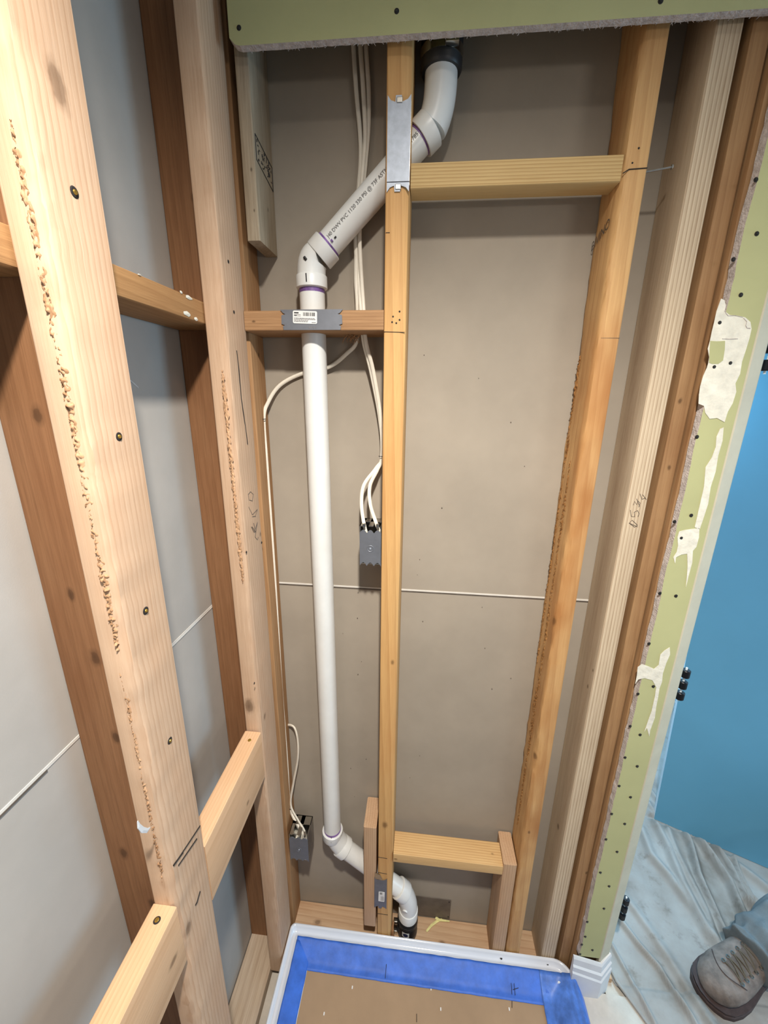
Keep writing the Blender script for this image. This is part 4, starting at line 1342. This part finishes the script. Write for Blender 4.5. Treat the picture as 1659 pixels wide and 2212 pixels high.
xs = np.linspace(0, 1, NX) ** 1.25 * (gx1 - gx0) + gx0
ys = np.linspace(gy0, gy1, NY)
XX, YY = np.meshgrid(xs, ys)
hem = np.where(YY < .80, .6 + np.clip((.80 - YY), 0, 1) * .60, .585)
XX = np.maximum(XX, hem)
H = np.zeros_like(XX)
for poly, h, w in ridges:
    best = np.full_like(XX, 9.0)
    side_d = np.zeros_like(XX)
    for a, b in zip(poly, poly[1:]):
        ax_, ay_, bx_, by_ = a[0], a[1], b[0], b[1]
        dx, dy = bx_ - ax_, by_ - ay_
        tt = np.clip(((XX - ax_) * dx + (YY - ay_) * dy) / (dx * dx + dy * dy), 0, 1)
        dd_ = np.hypot(XX - ax_ - tt * dx, YY - ay_ - tt * dy)
        sg = np.sign((XX - ax_) * dy - (YY - ay_) * dx)
        upd = dd_ < best
        best = np.where(upd, dd_, best)
        side_d = np.where(upd, sg, side_d)
    wl = np.where(side_d > 0, w * .8, w * 1.7)
    h = h * 1.35
    H = np.maximum(H, h * np.exp(-(best / wl) ** 2)) + .25 * h * np.exp(-(best / wl) ** 2)
DS = (XX - .977) * .411 + (YY - 1.294) * .912
H = H * np.clip((np.abs(DS + .004) - .006) / .03, 0, 1) ** .5
vs = []
for j in range(NY):
    for i in range(NX):
        x, y = float(XX[j, i]), float(YY[j, i])
        s_ = mnoise.noise(Vector((x * 5 + y * 3, y * 2 - x, 0))) * .004 + mnoise.noise(Vector((x * 22 + y * 12, y * 6, 4))) * .0022
        edge = min(1.0, (x - float(hem[j, i])) / .02)
        damp = min(1.0, max(0.0, abs(float(DS[j, i]) + .004) - .006) / .03)
        vs.append((x, y, FL2 + .002 + (.010 if y < .78 and x < 3 else .0) * min(1, max(0, (.80 - y) / .04)) + max(0.0, float(H[j, i]) + (s_ + .004) * damp) * edge))
fs = [(j * NX + i, j * NX + i + 1, (j + 1) * NX + i + 1, (j + 1) * NX + i) for j in range(NY - 1) for i in range(NX - 1)]
cloth = MB().add(vs, fs).build('drop_cloth', M_canvas, None, True, auto=3.0)
tag(cloth, 'stained grey canvas drop cloth with long folds covering the floor beyond the doorway', 'drop cloth')
hm = MB()
hpts = [(max(.588, .6 + max(0, (.80 - y)) * .60) + .004, y, FL2 + .013) for y in [(-.1 + .95 * k / 30) for k in range(31)]]
hm.tube(hpts, .0045, 8)
kid(hm.build('hem', M_canvas, None, True), cloth)
cloth2 = cloth

# ------------------------------------------------------------------ person: a booted foot and lower leg at the right edge
M_boot = plain('worn_boot_leather', (120, 108, 100), .75, var=.22, vscale=26, bmp=.4, bscale=120)
M_sole = plain('boot_sole', (66, 52, 50), .7, var=.1, vscale=60, bmp=.3, bscale=200)
M_lace = plain('boot_lace', (92, 80, 64), .8, var=.1, vscale=90)
M_trs = plain('blue_grey_work_trousers', (108, 114, 116), .95, var=.10, vscale=16, bmp=.4, bscale=500, spec=.1)
B0 = Vector((.832, .772, .022))
bdir = Vector((.905, .425, 0)).normalized()
bside = Vector((-bdir.y, bdir.x, 0))
person = empty('person', (B0 + bdir * .20))
tag(person, 'person standing at right, only a brown laced work boot and grey trouser leg visible', 'person')


def foot_pt(s, lat, z):
    return B0 + bdir * s + bside * lat + Vector((0, 0, z))


def loft(secs, n=24):
    mb = MB()
    for ring in secs:
        mb.v += [tuple(p) for p in ring]
    for i in range(len(secs) - 1):
        for j in range(n):
            a, b = i * n + j, i * n + (j + 1) % n
            mb.f.append((a, b, b + n, a + n))
    mb.f.append(tuple(range(n))[::-1])
    mb.f.append(tuple((len(secs) - 1) * n + j for j in range(n)))
    return mb


def boot_sec(s, w, h, z0, n=24):
    out = []
    for k in range(n):
        a = 2 * math.pi * k / n
        c_, s_ = math.cos(a), math.sin(a)
        lat = w * abs(c_) ** .8 * (1 if c_ > 0 else -1)
        z = z0 + h / 2 + h / 2 * abs(s_) ** .75 * (1 if s_ > 0 else -1)
        if s_ > 0:
            lat *= 1 - .25 * s_
        out.append(foot_pt(s, lat, z))
    return out


secs = [boot_sec(*a) for a in ((.004, .012, .030, .026), (.010, .028, .044, .022), (.024, .043, .056, .020), (.045, .051, .064, .020), (.075, .054, .070, .020), (.105, .053, .076, .020),
                               (.135, .050, .088, .020), (.165, .046, .102, .020), (.195, .043, .115, .020), (.225, .040, .125, .020), (.255, .037, .125, .020), (.280, .030, .115, .020), (.290, .016, .10, .022))]
bt = loft(secs)
shaft = []
for z, r, sh in ((.06, .040, 0), (.09, .040, 0), (.115, .036, .004)) or ((.06, .044, 0), (.10, .046, 0), (.15, .048, .004), (.20, .052, .008), (.24, .054, .010)):
    shaft.append([foot_pt(.225 + sh + r * 1.15 * math.cos(6.283 * k / 24), r * .95 * math.sin(6.283 * k / 24), z) for k in range(24)])
b_ = loft(shaft)
bt.add(b_.v, b_.f)
boot = bt.build('boot', M_boot)
kid(boot, person)
rm = boot.modifiers.new('remesh', 'REMESH')
rm.mode = 'VOXEL'
rm.voxel_size = .0035
rm.use_smooth_shade = True
sm_ = boot.modifiers.new('smooth', 'SMOOTH')
sm_.iterations = 8


def sub(o, name_parent=boot):
    """sub-part of the boot, built in world coordinates"""
    o.parent = name_parent
    o.matrix_parent_inverse = Matrix.Identity(4)
    return o


# boot was built in world coordinates with its parent offset cancelled, so its own frame is the world frame
solepts = []
for s, w in ((-.004, .010), (.002, .026), (.014, .044), (.034, .056), (.065, .0605), (.10, .060), (.14, .053), (.18, .046), (.22, .043), (.26, .040), (.285, .032), (.296, .016)):
    solepts.append((s, w))
out = [foot_pt(s, w, 0) for s, w in solepts] + [foot_pt(s, -w, 0) for s, w in solepts[::-1]]
sm2 = MB()
n = len(out)
for z in (-.006, .012, .0125, .024):
    k_ = .965 if z in (.0125,) else 1.0
    c0 = foot_pt(.14, 0, 0)
    sm2.v += [tuple(c0 + (p - c0) * k_ + Vector((0, 0, z))) for p in out]
for i in range(3):
    for j in range(n):
        a, b = i * n + j, i * n + (j + 1) % n
        sm2.f.append((a, b, b + n, a + n))
sm2.f.append(tuple(range(n))[::-1])
sm2.f.append(tuple(3 * n + j for j in range(n)))
sub(sm2.build('sole', M_sole, None, True, auto=.6))
# stitched toe-cap seam, welt, eyelets and laces
def top_z(s):
    pr = [(.004, .056), (.024, .076), (.045, .084), (.075, .090), (.105, .096), (.135, .108), (.165, .122), (.195, .135), (.225, .145)]
    for (a, za), (b, zb_) in zip(pr, pr[1:]):
        if a <= s <= b:
            return za + (zb_ - za) * (s - a) / (b - a)
    return pr[-1][1]
def surf(s, lat):
    w = .052 if s < .12 else .047
    return foot_pt(s, lat, .020 + (top_z(s) - .020) * (.5 + .5 * max(0, 1 - (abs(lat) / w) ** 2.6) ** .5) + .0012)
seam = [surf(.050 + .030 * (l / .045) ** 2, l) for l in [(-.044 + .088 * k / 20) for k in range(21)]]
sub(MB().tube(seam, .0011, 6).build('seam', M_sole))
tong = MB()
for s in [(.078 + .010 * k) for k in range(10)]:
    for l in (-.020, -.010, 0, .010, .020):
        p = surf(s, l - .010) + Vector((0, 0, .0015 if abs(l) < .015 else .0005))
        tong.v.append(tuple(p))
for i in range(9):
    for j in range(4):
        a = i * 5 + j
        tong.f.append((a, a + 1, a + 6, a + 5))
sub(tong.build('tongue', plain('tongue_leather', (92, 80, 72), .8, var=.2, vscale=40), None, True, auto=3))
eys = []
for i in range(5):
    s = .074 + .018 * i
    for sd in (-1, 1):
        p = surf(s, sd * .024 - .010)
        eys.append((i, sd, p))
        ring = [p + bdir * .004 * math.cos(6.283 * k / 10) + bside * .004 * math.sin(6.283 * k / 10) + Vector((0, 0, .001)) for k in range(11)]
        sub(MB().tube(ring, .0014, 6, caps=False).build('eyelet', M_steel))
lc = MB()
for i in range(5):
    a = [p for (k, sd, p) in eys if k == i and sd < 0][0]
    for j in ((i, i + 1) if i < 4 else (i,)):
        b = [p for (k, sd, p) in eys if k == j and sd > 0][0]
        mdl = (a + b) / 2 + Vector((0, 0, .008))
        lc.tube(smooth_path([a, mdl, b], 6), .0019, 6)
sub(lc.build('lace', M_lace, None, True))
# trouser leg: bunched over the boot, reaching away to the right
secs = []
n = 40
axis_pts = smooth_path([(.972, .836, .108), (1.005, .850, .112), (1.06, .875, .122), (1.15, .910, .155), (1.30, .960, .23), (1.48, 1.01, .34), (1.60, 1.04, .42)], 6)
for i, c in enumerate(axis_pts):
    c = Vector(c)
    a_ = axis_pts[max(0, i - 1)]
    b__ = axis_pts[min(len(axis_pts) - 1, i + 1)]
    tdir = (Vector(b__) - Vector(a_)).normalized()
    u_ = tdir.cross(Vector((0, 1, .2))).normalized()
    v_ = tdir.cross(u_).normalized()
    t_ = i / (len(axis_pts) - 1)
    r0 = .060 + .022 * t_ + .006 * math.sin(i * .9)
    ring = []
    for k in range(n):
        a = 6.283 * k / n
        fold = .014 * mnoise.noise(Vector((math.cos(a) * 2.0, math.sin(a) * 2.0, i * .33))) + .007 * mnoise.noise(Vector((math.cos(a) * 5, math.sin(a) * 5, i * .8)))
        rr = r0 + fold
        p = c + u_ * rr * math.cos(a) + v_ * rr * .95 * math.sin(a)
        p.z = max(p.z, .030)
        ring.append(p)
    secs.append(ring)
tl = loft(secs, n)
trs = tl.build('trouser_leg', M_trs, None, True, auto=3)
kid(trs, person)
sdv = trs.modifiers.new('subdivision', 'SUBSURF')
sdv.levels = 2
sdv.render_levels = 2
